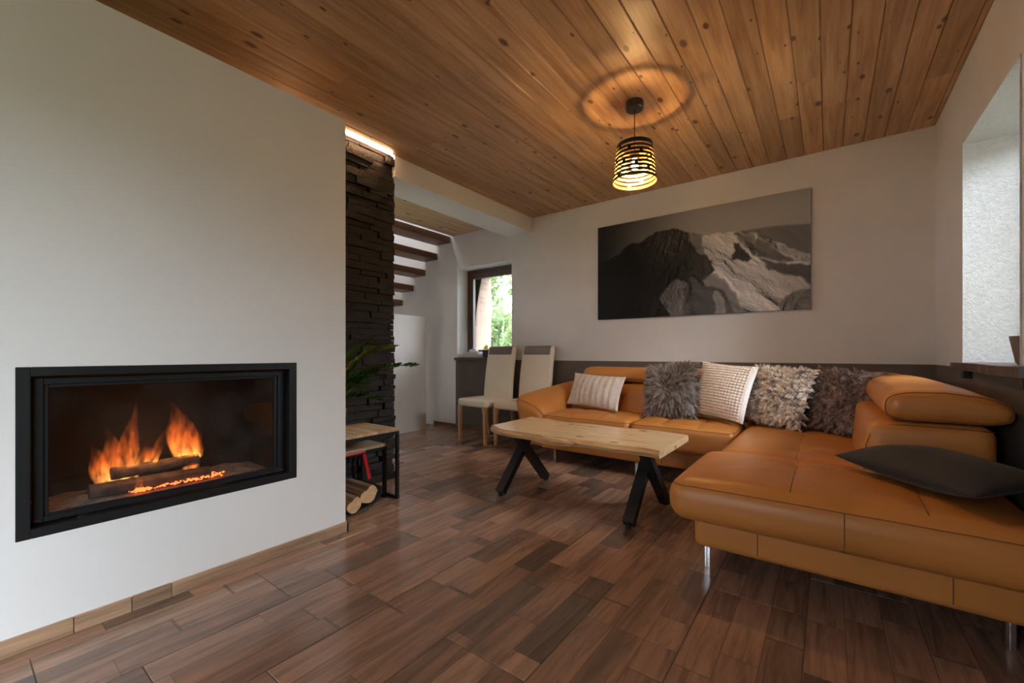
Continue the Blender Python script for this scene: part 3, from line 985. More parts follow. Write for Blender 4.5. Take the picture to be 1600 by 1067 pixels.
for (xa, xb, ha, hb) in ((-2.06, -1.235, -1.90, -1.235), (-1.230, -0.45, -1.230, -0.52), (-0.445, 0.50, -0.515, 0.42)):
    soft('backrest', (xa, 3.66, 0.28), (xb, 3.92, 0.705), 0.055, (18, 6, 8), fn=lean(3.66, 0.10), k=5)

    def hfn(x, y, z, ha=ha, hb=hb):
        u = (x - (ha + hb) / 2) / ((hb - ha) / 2)
        return (x, y + 0.16 * (z - 0.70), z - 0.012 * max(0, abs(u) - 0.75) * 4)
    hr = soft('headrest', (ha, 3.655, 0.712), (hb, 3.86, 0.842), 0.055, (18, 6, 4), fn=hfn, k=6)
    seam('seam', [hfn(ha + 0.03 + (hb - ha - 0.06) * i / 10, 3.662, 0.738) for i in range(11)], 0.0016, hr)

# backrest along the right wall: end cap faces the camera
def back_fn(x, y, z):
    # inner side leans towards the wall as it rises
    t = max(0.0, (0.33 - x) / 0.21)
    return (x + 0.02 * t * (z - 0.43) / 0.25, y, z)


lo, hi = (0.115, 2.355, 0.30), (0.515, 3.66, 0.685)
bk = soft('backrest', lo, hi, 0.05, (14, 30, 10), fn=back_fn, k=6)
pts = [(0.125, 2.3705, 0.47), (0.130, 2.3705, 0.58), (0.150, 2.3705, 0.64), (0.19, 2.3705, 0.668), (0.26, 2.3705, 0.672), (0.40, 2.3705, 0.672), (0.505, 2.3705, 0.668)]
seam('seam', pts, 0.002, bk)


def head_fn(x, y, z):
    u = (x - 0.37) / 0.18
    w = (y - 3.0) / 0.66
    k = max(0.0, min(1.0, (z - 0.70) / 0.085))
    z2 = z + k * (0.050 * max(0, 1 - (u + 0.15) ** 2) * (0.35 + 0.65 * max(0, 1 - w ** 4))) - 0.012 * max(0.0, u) ** 2 * k
    z2 += 0.0035 * noise.noise((x * 12, y * 6, z * 10))
    return x, y, z2


lo, hi = (0.185, 2.345, 0.692), (0.556, 3.62, 0.795)
hd_ = soft('headrest', lo, hi, 0.047, (20, 44, 4), fn=head_fn, k=7)
cap = []
for i in range(40):
    a = 2 * PI * i / 40
    ca, sa = math.cos(a), math.sin(a)
    x = 0.3705 + 0.1855 * math.copysign(abs(ca) ** 0.35, ca) * 0.965
    z = 0.7435 + 0.0515 * math.copysign(abs(sa) ** 0.6, sa) * 0.93
    cap.append(head_fn(x, 2.357, z))
cap.append(cap[0])
seam('seam', cap, 0.0022, hd_)

# left arm: low rounded arm that rises towards the wall
def arm_fn(x, y, z):
    t = max(0.0, min(1.0, (y - 3.18) / 0.72))   # 0 front, 1 back
    u = (x + 2.31) / 0.31                       # 0 outer, 1 inner
    k = max(0.0, min(1.0, (z - 0.13) / 0.41))
    xo = -2.385 + 0.27 * t ** 0.85              # outer edge flares towards the front
    zo = 0.585 + 0.125 * t ** 0.75              # and rises towards the back
    zi = 0.455 + 0.20 * t
    xt = xo + u * (-1.995 - xo)
    xb = -2.25 + u * 0.24
    ztop = zo + (zi - zo) * max(0.0, u) ** 1.3
    return xb + (xt - xb) * k ** 0.8, y - 0.02 * k * (1 - t), 0.13 + k * (ztop - 0.13)


arm = soft('armrest', (-2.31, 3.18, 0.13), (-2.00, 3.92, 0.54), 0.085, (14, 22, 10), fn=arm_fn, k=7)
lo, hi = (-2.31, 3.18, 0.13), (-2.00, 3.92, 0.54)
pts = []
for i in range(13):
    t = i / 12
    x = -2.29 + 0.27 * t
    pts.append(arm_fn(x, 3.200, 0.516 - 0.03 * abs(2 * t - 1) ** 3))
seam('seam', pts, 0.0022, arm)

# metal feet
for (x, y) in ((-0.425, 2.075), (0.49, 2.075), (-0.43, 3.1), (-1.95, 3.28), (-1.2, 3.28), (-1.95, 3.84), (0.49, 3.84)):
    lg = MB().box((x - 0.026, y - 0.005, 0.0), (x - 0.016, y + 0.040, 0.112), 0.002)
    lg.box((x - 0.016, y - 0.005, 0.0), (x - 0.002, y + 0.005, 0.112), 0.002)
    lg.build('foot', M['chrome'], SOFA)

# ------------------------------------------------------------------ cushions
M['fur_grey'] = plain('grey_fur', (0.30, 0.265, 0.25), 0.65, var=0.35, scale=14)
M['fur_beige'] = plain('beige_fur', (0.60, 0.50, 0.42), 0.65, var=0.25, scale=14)
M['fur_mauve'] = plain('mauve_fur', (0.25, 0.175, 0.155), 0.65, var=0.25, scale=14)
M['knit_white'] = plain('cream_knit', (0.70, 0.60, 0.52), 0.85, var=0.05, scale=20)
M['knit_edge'] = plain('white_knit_edge', (0.80, 0.77, 0.74), 0.85, var=0.03, scale=20)
M['woven'] = plain('grey_white_weave', (0.60, 0.53, 0.48), 0.85, var=0.10, scale=30)
M['charcoal'] = plain('charcoal_velvet', (0.017, 0.0135, 0.0125), 0.75, var=0.15, scale=12)
M['charcoal'].node_tree.nodes['Principled BSDF'].inputs['Sheen Weight'].default_value = 0.08


def pillow_pt(u, v, w, h, t, side, pinch=0.06, p=0.62):
    e = max(0.0, (1 - u * u) * (1 - v * v))
    x = 0.5 * w * u * (1 - pinch * (1 - v ** 2) * abs(u))
    z = 0.5 * h * v * (1 - pinch * (1 - u ** 2) * abs(v))
    y = side * 0.5 * t * e ** p
    return Vector((x, y, z))


def pillow_mesh(w, h, t, n=28, disp=None, **kw):
    v, f = [], []
    for side in (-1, 1):
        b = len(v)
        for i in range(n + 1):
            for j in range(n + 1):
                u = math.sin(PI / 2 * (2 * i / n - 1)); q = math.sin(PI / 2 * (2 * j / n - 1))
                p = pillow_pt(u, q, w, h, t, side, **kw)
                if disp: p.y += side * disp(p.x, p.z, u, q)
                v.append((p.x, p.y, p.z + h / 2))
        for i in range(n):
            for j in range(n):
                q = [b + i * (n + 1) + j, b + (i + 1) * (n + 1) + j, b + (i + 1) * (n + 1) + j + 1, b + i * (n + 1) + j + 1]
                f.append(tuple(q if side < 0 else reversed(q)))
    return v, f


def weld(o, d=0.0004):
    bm = bmesh.new(); bm.from_mesh(o.data)
    bmesh.ops.remove_doubles(bm, verts=bm.verts, dist=d)
    bmesh.ops.recalc_face_normals(bm, faces=bm.faces)
    bm.to_mesh(o.data); bm.free()


def pillow(name, label, loc, rot, w, h, t, mat, n=28, disp=None, **kw):
    root = thing(name, label, 'cushion', loc, rot)
    v, f = pillow_mesh(w, h, t, n, disp, **kw)
    o = MB().add(v, f).build('cover', mat, root, smooth=True, off=(0, 0, 0))
    weld(o)
    return root


def fur(root, w, h, t, mats, locks, per, length, seed, droop=0.5, wild=0.3, width=0.0022):
    """long-haired cover: locks of strands that meet at their tips"""
    rf = random.Random(seed)
    v, f, fm = [], [], []
    for i in range(locks):
        side = -1 if rf.random() < 0.75 else 1
        u, q = rf.uniform(-1, 1), rf.uniform(-1, 1)
        e = 0.02

        def at(uu, qq):
            uu, qq = max(-1, min(1, uu)), max(-1, min(1, qq))
            p = pillow_pt(uu, qq, w, h, t, side)
            pu = pillow_pt(min(1, uu + e), qq, w, h, t, side) - pillow_pt(max(-1, uu - e), qq, w, h, t, side)
            pv = pillow_pt(uu, min(1, qq + e), w, h, t, side) - pillow_pt(uu, max(-1, qq - e), w, h, t, side)
            nn = pu.cross(pv)
            if nn.length < 1e-9: nn = Vector((u, side * 0.3, q))
            nn.normalize()
            if nn.y * side < 0: nn = -nn
            return p + Vector((0, 0, h / 2)), nn
        p, nn = at(u, q)
        rad = Vector((u, 0, q + 0.1))
        if rad.length > 1e-6: rad.normalize()
        d = (nn * 0.55 + rad * droop + Vector((rf.gauss(0, wild), rf.gauss(0, wild * .5), rf.gauss(0, wild) - 0.25))).normalized()
        L = length * rf.uniform(0.75, 1.2)
        tip = p + d * L + Vector((0, 0, -0.18 * L))
        mi = rf.choices(range(len(mats)), [3, 2, 2][:len(mats)])[0]
        for j in range(per):
            a, n2 = at(u + rf.gauss(0, 0.045), q + rf.gauss(0, 0.045))
            a = a - n2 * 0.002
            tp = tip + Vector((rf.gauss(0, .003), rf.gauss(0, .003), rf.gauss(0, .003)))
            m1 = a.lerp(tp, 0.5) + n2 * L * 0.16
            sv = (tp - a).cross(n2)
            if sv.length < 1e-7: continue
            sv = sv.normalized() * width
            b = len(v)
            v += [a - sv, a + sv, m1 + sv * 0.8, m1 - sv * 0.8, tp]
            f += [(b, b + 1, b + 2, b + 3), (b + 3, b + 2, b + 4)]
            fm += [mi, mi]
    me = make_mesh('fur', v, f, False, mats, fm)
    o = mesh_obj('fur', me, None, root)
    o['kind'] = 'stuff'
    return o


D2R = math.radians
# woven rectangular cushion by the arm
wv = lambda x, z, u, v: 0.0030 * math.sin(x * 2 * PI / 0.062) + 0.003 * noise.noise((x * 60, z * 150, 0)) + 0.004 * noise.noise((x * 14, z * 10, 3))
pillow('woven_cushion', 'grey and white striped woven rectangular cushion by the sofa arm', (-1.715, 3.49, 0.482), (D2R(-22), D2R(2), D2R(-10)), 0.56, 0.315, 0.13, M['woven'], 70, wv)
tone3 = lambda nm, c, lo_, hi_: [plain(nm, c, 0.7, var=0.12, scale=14), plain(nm + '_dark', tuple(x * lo_ for x in c), 0.7, var=0.12, scale=14), plain(nm + '_light', tuple(min(1, x * hi_) for x in c), 0.7, var=0.12, scale=14)]
# grey long-haired cushion
p2 = pillow('grey_fur_cushion', 'square grey long-haired cushion beside the cream knitted cushion', (-1.02, 3.46, 0.487), (D2R(-18), D2R(-7), D2R(-16)), 0.41, 0.40, 0.15, M['fur_grey'], 24)
fur(p2, 0.41, 0.40, 0.15, tone3('grey_hair', (0.27, 0.235, 0.225), 0.45, 1.7), 1500, 8, 0.062, 21, droop=0.95, wild=0.14, width=0.0013)


# cream knitted cushion
def waffle(x, z, u, v):
    if u > 0.86: return 0.0015 * noise.noise((x * 90, z * 90, 0))
    a = abs(math.sin(x * PI / 0.0215)) * abs(math.sin(z * PI / 0.0215))
    return 0.013 * a ** 0.7


p3 = pillow('knitted_cushion', 'cream waffle-knit square cushion with a plain white edge', (-0.685, 3.45, 0.485), (D2R(-20), D2R(4), D2R(-24)), 0.45, 0.43, 0.14, M['knit_white'], 190, waffle)
o3 = p3.children[0]
o3.data.materials.append(M['knit_edge'])
for pg in o3.data.polygons:
    if pg.center.x > 0.45 * 0.5 * 0.86: pg.material_index = 1
# beige shaggy cushion
p4 = pillow('beige_shaggy_cushion', 'square beige and brown shaggy cushion right of the knitted cushion', (-0.335, 3.46, 0.480), (D2R(-22), D2R(2), D2R(-30)), 0.43, 0.42, 0.14, M['fur_beige'], 24)
fur(p4, 0.43, 0.42, 0.14, tone3('beige_hair', (0.72, 0.61, 0.52), 0.36, 1.35), 1100, 9, 0.040, 22, droop=0.25, wild=0.6, width=0.0016)
# mauve shaggy cushion
p5 = pillow('mauve_shaggy_cushion', 'square mauve-brown shaggy cushion in the corner of the sofa', (0.00, 3.40, 0.475), (D2R(-22), D2R(3), D2R(-38)), 0.40, 0.42, 0.13, M['fur_mauve'], 24)
fur(p5, 0.40, 0.42, 0.13, tone3('mauve_hair', (0.22, 0.152, 0.135), 0.5, 1.5), 1100, 9, 0.038, 23, droop=0.25, wild=0.6, width=0.0016)


# charcoal cushion lying on the chaise
def soft_fold(x, z, u, v): return 0.006 * noise.noise((x * 7, z * 7, 1)) * (1 - u ** 4) * (1 - v ** 4)


pillow('charcoal_cushion', 'charcoal cushion lying flat on the sofa chaise', (0.195, 2.15, 0.515), (D2R(-82), D2R(0), D2R(-52)), 0.56, 0.30, 0.13, M['charcoal'], 32, soft_fold, p=0.5)

# ------------------------------------------------------------------ coffee table
TB = thing('coffee_table', 'live-edge oak coffee table with black crossed legs', 'coffee table', (-1.31, 2.52, 0))
TZ = 0.462
nx = 48
front, rearp = [], []
for i in range(nx + 1):
    t = i / nx
    x = -1.905 + (1.205) * t
    fy = 2.24 + 0.020 * math.sin(t * 9.5 + 0.5) + 0.012 * math.sin(t * 21 + 1.0) - 0.015 * math.sin(PI * t)
    ry = 2.80 + 0.014 * math.sin(t * 7 + 2) + 0.010 * math.sin(t * 17) - 0.03 * t
    fy += 0.06 * max(0, 0.10 - t) / 0.10
    front.append((x, fy)); rearp.append((x, ry))
front = [(x + (0.05 * (1 - t_) if False else 0), y) for (x, y), t_ in zip(front, range(nx + 1))]
v, f = [], []
bz = TZ - 0.042
prof = [(0.0, TZ), (0.016, TZ - 0.014), (0.022, TZ - 0.022), (0.012, bz)]   # outward bevel of the live edge
ring = front + list(reversed(rearp))
nr = len(ring)
for (o_, z_) in prof:
    for i, (x, y) in enumerate(ring):
        s = -1 if i <= nx else 1
        q = o_ + (0.006 * noise.noise((x * 9, z_ * 40, s * 3)) if o_ > 0 else 0)
        v.append((x, y + s * q, z_))
for k in range(len(prof) - 1):
    for i in range(nr):
        i2 = (i + 1) % nr
        f.append((k * nr + i, k * nr + i2, (k + 1) * nr + i2, (k + 1) * nr + i))
for i in range(nx):
    a, b = i, i + 1
    c, d = nr - 1 - (i + 1), nr - 1 - i
    f.append((a, b, c, d))
    o_ = (len(prof) - 1) * nr
    f.append((o_ + d, o_ + c, o_ + b, o_ + a))
me = make_mesh('tabletop', [(p[0] + 1.31, p[1] - 2.52, p[2]) for p in v], f, mats=[M['table_wood'], M['bark_edge']])
bm = bmesh.new(); bm.from_mesh(me); bmesh.ops.recalc_face_normals(bm, faces=bm.faces); bm.to_mesh(me); bm.free()
for pg in me.polygons:
    if abs(pg.normal.y) > 0.35: pg.material_index = 1
mesh_obj('tabletop', me, None, TB)
for x in (-1.765, -0.862):
    for (ya, yb) in ((2.268, 2.66), (2.765, 2.38)):
        MB().bar((x + (0.024 if ya > 2.5 else -0.024), ya, 0.024), (x + (0.024 if ya > 2.5 else -0.024), yb, TZ - 0.045), 0.046, 0.062, up=(1, 0, 0)).build('leg', M['black_metal'], TB)
        MB().lathe([(0, 0), (0.014, 0), (0.014, 0.03), (0, 0.03)], 12, (x + (0.024 if ya > 2.5 else -0.024), ya)).build('levelling_foot', M['black_metal'], TB)
    MB().box((x - 0.05, 2.34, TZ - 0.048), (x + 0.05, 2.70, TZ - 0.0425)).build('mounting_plate', M['black_metal'], TB)

# ------------------------------------------------------------------ dining chairs
def chair(label, loc, rz):
    t = thing('dining_chair', label, 'chair', loc, (0, 0, rz), group='cream dining chairs by the back window')
    # local: front of the seat towards -y, origin on the floor under the seat centre
    W, Dp = 0.45, 0.46

    def sfn(x, y, z):
        k = max(0, (z - 0.42) / 0.05)
        return x, y, z + k * 0.012 * (1 - (x / 0.23) ** 2) * (1 - (y / 0.24) ** 2)
    v, f = rbox((-W / 2, -Dp / 2, 0.388), (W / 2, Dp / 2, 0.470), 0.028, (10, 10, 3), 4, sfn)
    MB().add(v, f).build('seat', M['chair_leather'], t, smooth=True, off=(0, 0, 0))

    def bfn(x, y, z):
        s = max(0.0, (z - 0.42) / 0.63)
        return x * (1.0 - 0.03 * s), y - 0.012 + 0.08 * s ** 1.6 + 0.010 * (x / 0.22) ** 2, z
    v, f = rbox((-0.218, 0.165, 0.40), (0.218, 0.225, 1.05), 0.022, (10, 3, 26), 4, bfn)
    fm = [1 if sum(v[i][2] for i in q) / len(q) > 0.945 and not all(abs(v[i][0]) > 0.19 for i in q) else 0 for q in f]
    back_v = [q for q, m_ in zip(f, fm) if m_ == 0]
    me = make_mesh('backrest', v, f, True, [M['chair_leather']])
    mesh_obj('backrest', me, None, t)
    v2, f2 = rbox((-0.200, 0.161, 0.945), (0.200, 0.229, 1.053), 0.024, (10, 3, 6), 4, bfn)
    MB().add(v2, f2).build('head_band', M['chair_band'], t, smooth=True, off=(0, 0, 0))
    for sx in (-1, 1):
        for sy in (-1, 1):
            x, y = sx * (W / 2 - 0.022), sy * (Dp / 2 - 0.024)
            mb = MB()
            k = 0.019
            ky = 0.05 * (sy > 0)
            vv = []
            for (zz, kk, oy) in ((0.0, 0.014, ky), (0.26, 0.018, ky * 0.3), (0.395, 0.020, 0)):
                vv += [(x - kk, y + oy - kk, zz), (x + kk, y + oy - kk, zz), (x + kk, y + oy + kk, zz), (x - kk, y + oy + kk, zz)]
            ff = [(3, 2, 1, 0), (8, 9, 10, 11)]
            for r_ in range(2):
                for q in range(4):
                    q2 = (q + 1) % 4
                    ff.append((r_ * 4 + q, r_ * 4 + q2, r_ * 4 + 4 + q2, r_ * 4 + 4 + q))
            mb.add(vv, ff)
            if sy < 0:
                mb.prism([(x - sx * k, 0.388), (x - sx * (k + 0.028), 0.388), (x - sx * k, 0.30)], y - 0.012, y + 0.012)
                n0 = len(mb.v) - 6
                for q in range(n0, n0 + 6):
                    a_ = mb.v[q]; mb.v[q] = (a_[0], a_[2], a_[1])
            mb.build('leg', M['beech'], t, off=(0, 0, 0))
    return t


chair('cream leather high-back chair standing under the back window', (-3.085, 3.65, 0), D2R(-6))
chair('cream leather high-back chair next to the sofa arm', (-2.58, 3.66, 0), D2R(-5))


# ------------------------------------------------------------------ pendant lamp
LX, LY = -0.95, 2.53
ZT, ZB, RT, RB = 2.243, 2.016, 0.105, 0.130
LAMP = thing('pendant_lamp', 'black slotted drum pendant lamp with gold inside', 'lamp', (LX, LY, ZB))
MB().lathe([(0, CEIL), (0.052, CEIL), (0.053, CEIL - 0.004), (0.053, CEIL - 0.042), (0.049, CEIL - 0.047), (0, CEIL - 0.047)], 32, (LX, LY)).build('ceiling_rose', M['black_metal'], LAMP, smooth=True, angle=0.6)
MB().tube([(LX, LY, CEIL - 0.046), (LX, LY, 2.19)], 0.0032, 8).build('cord', M['black_metal'], LAMP, smooth=True)
M['gold'] = plain('gold_lining', (0.42, 0.23, 0.065), 0.45, 0.5, var=0.05)
M['shade_black'] = plain('shade_black', (0.010, 0.009, 0.008), 0.5, var=0.1)


def shade(rofs, name, mat, parent):
    na, ns = 72, 8
    H_ = ZT - ZB
    lev = [0.0, 0.075]
    pitch = (1 - 0.075 - 0.05) / ns
    for i in range(ns):
        lev += [0.075 + pitch * (i + 0.40), 0.075 + pitch * (i + 1)]
    lev.append(1.0)
    v, f = [], []
    for t in lev:
        r = RB + (RT - RB) * t + rofs
        for k in range(na):
            a = 2 * PI * k / na
            v.append((LX + r * math.cos(a), LY + r * math.sin(a), ZB + H_ * t))
    for i in range(len(lev) - 1):
        slot = i % 2 == 1 and i < len(lev) - 2
        sh = (i // 2) * 7 % 24
        for k in range(na):
            if slot and (k + sh) % 24 > 1: continue
            k2 = (k + 1) % na
            f.append((i * na + k, i * na + k2, (i + 1) * na + k2, (i + 1) * na + k))
    return MB().add(v, f).build(name, mat, parent, smooth=True)


outer = shade(0.0, 'shade', M['shade_black'], LAMP)
shade(-0.0016, 'gold_lining', M['gold'], LAMP)
MB().lathe([(0, 2.192), (0.014, 2.192), (0.029, 2.186), (0.029, 2.150), (0, 2.150)], 20, (LX, LY)).build('lamp_holder', M['black_metal'], LAMP, smooth=True, angle=0.6)
sp = MB()
for k in range(3):
    a = 2 * PI * k / 3 + 0.4
    sp.tube([(LX + 0.018 * math.cos(a), LY + 0.018 * math.sin(a), 2.188), (LX + (RT - 0.001) * math.cos(a), LY + (RT - 0.001) * math.sin(a), ZT - 0.008)], 0.0016, 6)
sp.build('spider', M['black_metal'], LAMP)
M['bulb'] = emit('bulb_glow', (1.0, 0.62, 0.26), 820.0)
bl = MB().lathe([(0, 2.152), (0.009, 2.150), (0.011, 2.140), (0.018, 2.124), (0.020, 2.112), (0.017, 2.100), (0.009, 2.092), (0, 2.090)], 24, (LX, LY)).build('bulb', M['bulb'], LAMP, smooth=True)

# ------------------------------------------------------------------ mountain picture
PW, PH = 1.766, 0.930
PX0, PZ1 = -1.874, 2.241
gw, gh = 420, 220
U, V = np.meshgrid(np.linspace(0, 1, gw), np.linspace(0, 1, gh), indexing='ij')


def vnoise(u, v, fx, fy, seed):
    r = np.random.default_rng(seed)
    g = r.random((int(fx) + 3, int(fy) + 3))
    x, y = u * fx, v * fy
    i, j = np.floor(x).astype(int), np.floor(y).astype(int)
    a, b = x - i, y - j
    a, b = a * a * (3 - 2 * a), b * b * (3 - 2 * b)
    i = np.clip(i, 0, g.shape[0] - 2); j = np.clip(j, 0, g.shape[1] - 2)
    return (g[i, j] * (1 - a) + g[i + 1, j] * a) * (1 - b) + (g[i, j + 1] * (1 - a) + g[i + 1, j + 1] * a) * b


def fbm(u, v, f, oct_=6, seed=1, gain=0.55, ridged=False):
    s, amp, tot = 0, 1, 0
    for o in range(oct_):
        n_ = vnoise(u, v, f * 1.9 * 2 ** o, f * 2 ** o, seed + o)
        if ridged: n_ = 1 - np.abs(2 * n_ - 1)
        s = s + amp * n_; tot += amp; amp *= gain
    return s / tot


def inside(poly, u, v):
    r = np.zeros(u.shape, bool)
    n_ = len(poly)
    for i in range(n_):
        (xa, ya), (xb, yb) = poly[i], poly[(i + 1) % n_]
        c = ((ya > v) != (yb > v)) & (u < (xb - xa) * (v - ya) / ((yb - ya) if yb != ya else 1e-9) + xa)
        r ^= c
    return r.astype(float)


def blur(a, k):
    for _ in range(2):
        for ax in (0, 1):
            p = np.pad(a, [(k, k) if q == ax else (0, 0) for q in (0, 1)], mode='edge')
            c = np.cumsum(p, axis=ax)
            c = np.insert(c, 0, 0, axis=ax)
            n_ = 2 * k + 1
            a = (np.take(c, range(n_, c.shape[ax]), ax) - np.take(c, range(0, c.shape[ax] - n_), ax)) / n_
    return a


wu = U + 0.055 * (fbm(U, V, 6, 5, 31, 0.6) - 0.5)
wv_ = V + 0.13 * (fbm(U, V, 6, 5, 41, 0.6) - 0.5)
P_ = lambda poly, k=1: blur(inside(poly, wu, wv_), k)


def relief_of(f, seed, slope, gain, ku, kv):
    """shading of a ridged height field whose ridges run down the slope"""
    a = np.clip(0.5 + ku * ((wu - 0.5) - slope * (wv_ - 0.5)), 0, 1)
    b = np.clip(0.5 + kv * ((wv_ - 0.5) + 0.3 * (wu - 0.5)), 0, 1)
    h = fbm(a, b, f, 5, seed, gain, True)
    gx, gy = np.gradient(h)
    return np.clip((gx * 0.9 - gy * 0.5) * 22, -1.6, 1.6)


Rs = relief_of(4, 3, 0.55, 0.42, 0.85, 0.45)      # snow slopes, ridges fall to the lower right
Rr = relief_of(5, 63, -0.25, 0.50, 0.85, 0.45)    # dark rock, ribs fall to the lower left
crag = fbm(wu, wv_, 9, 4, 77, 0.6)
skyc = 0.250 - 0.235 * smoothstep(0.62, 0.02, U + 0.15 * (V - 0.1)) + 0.05 * smoothstep(0.3, 0.9, U) * smoothstep(0.4, 0.0, np.abs(V - 0.2)) + 0.02 * (fbm(U, V, 2, 3, 9) - 0.5)
sk = [(0.0, 0.42), (0.12, 0.32), (0.17, 0.25), (0.205, 0.225), (0.24, 0.245), (0.289, 0.184), (0.345, 0.145), (0.414, 0.142), (0.459, 0.171), (0.518, 0.229), (0.587, 0.263), (0.635, 0.257), (0.687, 0.267), (0.758, 0.274), (0.872, 0.272), (1.0, 0.299)]
ridge = np.interp(U, [p[0] for p in sk], [p[1] for p in sk]) + 0.035 * (fbm(U, U * 0, 16, 4, 5, 0.6) - 0.5) * smoothstep(0.78, 0.6, U)
land = blur((V > ridge).astype(float), 1)
lv = 0.022 + 0.040 * np.clip(Rr, -0.4, 1.6) * (crag + 0.3)
lv = lv * (0.15 + 0.85 * smoothstep(0.16, 0.36, U)) * (1 - 0.45 * smoothstep(0.35, 0.6, V) * smoothstep(0.5, 0.4, U))
spots = [  # outline, tone, relief strength, relief kind
    ([(0.50, 0.225), (0.56, 0.245), (0.60, 0.45), (0.545, 0.47)], 0.15, 0.05, Rs),
    ([(0.56, 0.245), (0.635, 0.245), (0.758, 0.262), (0.813, 0.347), (0.901, 0.439), (1.03, 0.567), (1.03, 1.03), (0.72, 1.03), (0.655, 0.81), (0.58, 0.66), (0.615, 0.58), (0.575, 0.453)], 0.42, 0.29, Rs),
    ([(0.54, 0.55), (0.62, 0.62), (0.72, 0.80), (0.75, 1.03), (0.66, 1.03), (0.60, 0.80)], 0.20, 0.05, Rs),
    ([(0.687, 0.353), (0.72, 0.39), (0.765, 0.504), (0.755, 0.553), (0.684, 0.52), (0.70, 0.45)], 0.045, 0.03, Rr),
    ([(0.52, 0.42), (0.575, 0.47), (0.612, 0.50), (0.600, 0.60), (0.555, 0.66), (0.50, 0.60)], 0.034, 0.03, Rr),
    ([(0.69, 0.27), (0.76, 0.27), (0.80, 0.42), (0.775, 0.50), (0.74, 0.38)], 0.16, 0.14, Rs),
    ([(0.788, 0.502), (0.872, 0.586), (1.03, 0.667), (1.03, 0.851), (0.929, 0.727), (0.889, 0.667), (0.831, 0.628)], 0.085, 0.03, Rs),
    ([(0.794, 0.345), (0.878, 0.487), (0.946, 0.591), (0.901, 0.600), (0.788, 0.486)], 0.12, 0.06, Rs),
    ([(0.735, 0.272), (0.872, 0.260), (1.03, 0.28), (1.03, 0.552), (0.957, 0.505), (0.872, 0.404), (0.783, 0.311)], 0.135, 0.015, Rs),
    ([(0.503, 0.626), (0.655, 0.81), (0.726, 1.03), (0.539, 1.03), (0.518, 0.83)], 0.075, 0.02, Rs),
    ([(0.345, 0.80), (0.38, 0.71), (0.429, 0.640), (0.489, 0.690), (0.510, 0.83), (0.528, 1.03), (0.414, 1.03), (0.368, 0.883)], 0.13, 0.12, Rr),
    ([(0.470, 0.72), (0.489, 0.690), (0.515, 0.83), (0.530, 1.03), (0.48, 1.03), (0.47, 0.86)], 0.06, 0.08, Rr),
    ([(0.620, 0.79), (0.655, 0.868), (0.672, 1.03), (0.618, 1.03)], 0.24, 0.10, Rr),
    ([(0.893, 0.895), (0.957, 0.823), (1.03, 0.843), (1.03, 1.03), (0.868, 1.03)], 0.15, 0.17, Rr),
    ([(0.88, 0.44), (0.95, 0.50), (1.03, 0.60), (1.03, 0.66), (0.96, 0.60)], 0.30, 0.24, Rr),
]
for poly, val, amp, rel in spots:
    m_ = P_(poly)
    lv = lv * (1 - m_) + np.clip(val + amp * rel + 0.10 * val * (crag - 0.5), 0.015, 0.72) * m_
lit = P_([(0.29, 0.27), (0.345, 0.16), (0.414, 0.16), (0.50, 0.25), (0.47, 0.33), (0.36, 0.36)], 8)
lv = lv + lit * 0.05 * np.clip(Rr, 0, 1.6)
fog = smoothstep(0.34, 0.02, U + 0.16 * (fbm(U, V, 3, 4, 55) - 0.5))
lv = lv * (1 - fog * 0.92) + 0.010 * fog
img = np.clip(skyc * (1 - land) + lv * land, 0.003, 0.8)
vcol = np.stack([img * 1.03, img * 0.97, img * 0.94, np.ones_like(img)], axis=-1).reshape(-1, 4)
PIC = thing('mountain_picture', 'black and white mountain print on the back wall', 'picture', (PX0 + PW / 2, BACK, PZ1 - PH))
pv = np.stack([U * PW - PW / 2, np.full_like(U, -0.0262), PH * (1 - V)], axis=-1).reshape(-1, 3)
ids = np.arange(gw * gh).reshape(gw, gh)
pf = np.stack([ids[:-1, :-1], ids[:-1, 1:], ids[1:, 1:], ids[1:, :-1]], axis=-1).reshape(-1, 4)
me = bpy.data.meshes.new('print')
me.from_pydata(pv.tolist(), [], pf.tolist())
at = me.color_attributes.new('print', 'FLOAT_COLOR', 'POINT')
at.data.foreach_set('color', vcol.astype(np.float32).ravel())
mp, n_, l_, b_ = new_mat('mountain_print')
ca = N(n_, 'ShaderNodeVertexColor'); ca.layer_name = 'print'
l_.new(ca.outputs['Color'], b_.inputs['Base Color'])
b_.inputs['Roughness'].default_value = 0.6
b_.inputs['Specular IOR Level'].default_value = 0.15
mesh_obj('print', me, mp, PIC)
MB().box((-PW / 2, -0.026, 0), (PW / 2, -0.001, PH)).build('canvas_frame', plain('canvas_side', (0.03, 0.028, 0.027), 0.7), PIC, off=(0, 0, 0))

# ------------------------------------------------------------------ fireplace insert
FP = thing('fireplace', 'black framed glass-fronted fireplace set in the white wall', 'fireplace', (FIRE_X, 0.592, 0.357))
ya, yb, za, zb = 0.140, 1.044, 0.357, 0.923
iya, iyb, iza, izb = 0.173, 1.012, 0.388, 0.892


def ring_part(name, x0, x1, o, i, mat, parent=FP, ch=0.0015):
    for (p, q, r, s) in ((o[0], i[0], o[2], o[3]), (i[1], o[1], o[2], o[3]), (i[0], i[1], o[2], i[2]), (i[0], i[1], i[3], o[3])):
        MB().box((x0, p, r), (x1, q, s), ch).build(name, mat, parent)


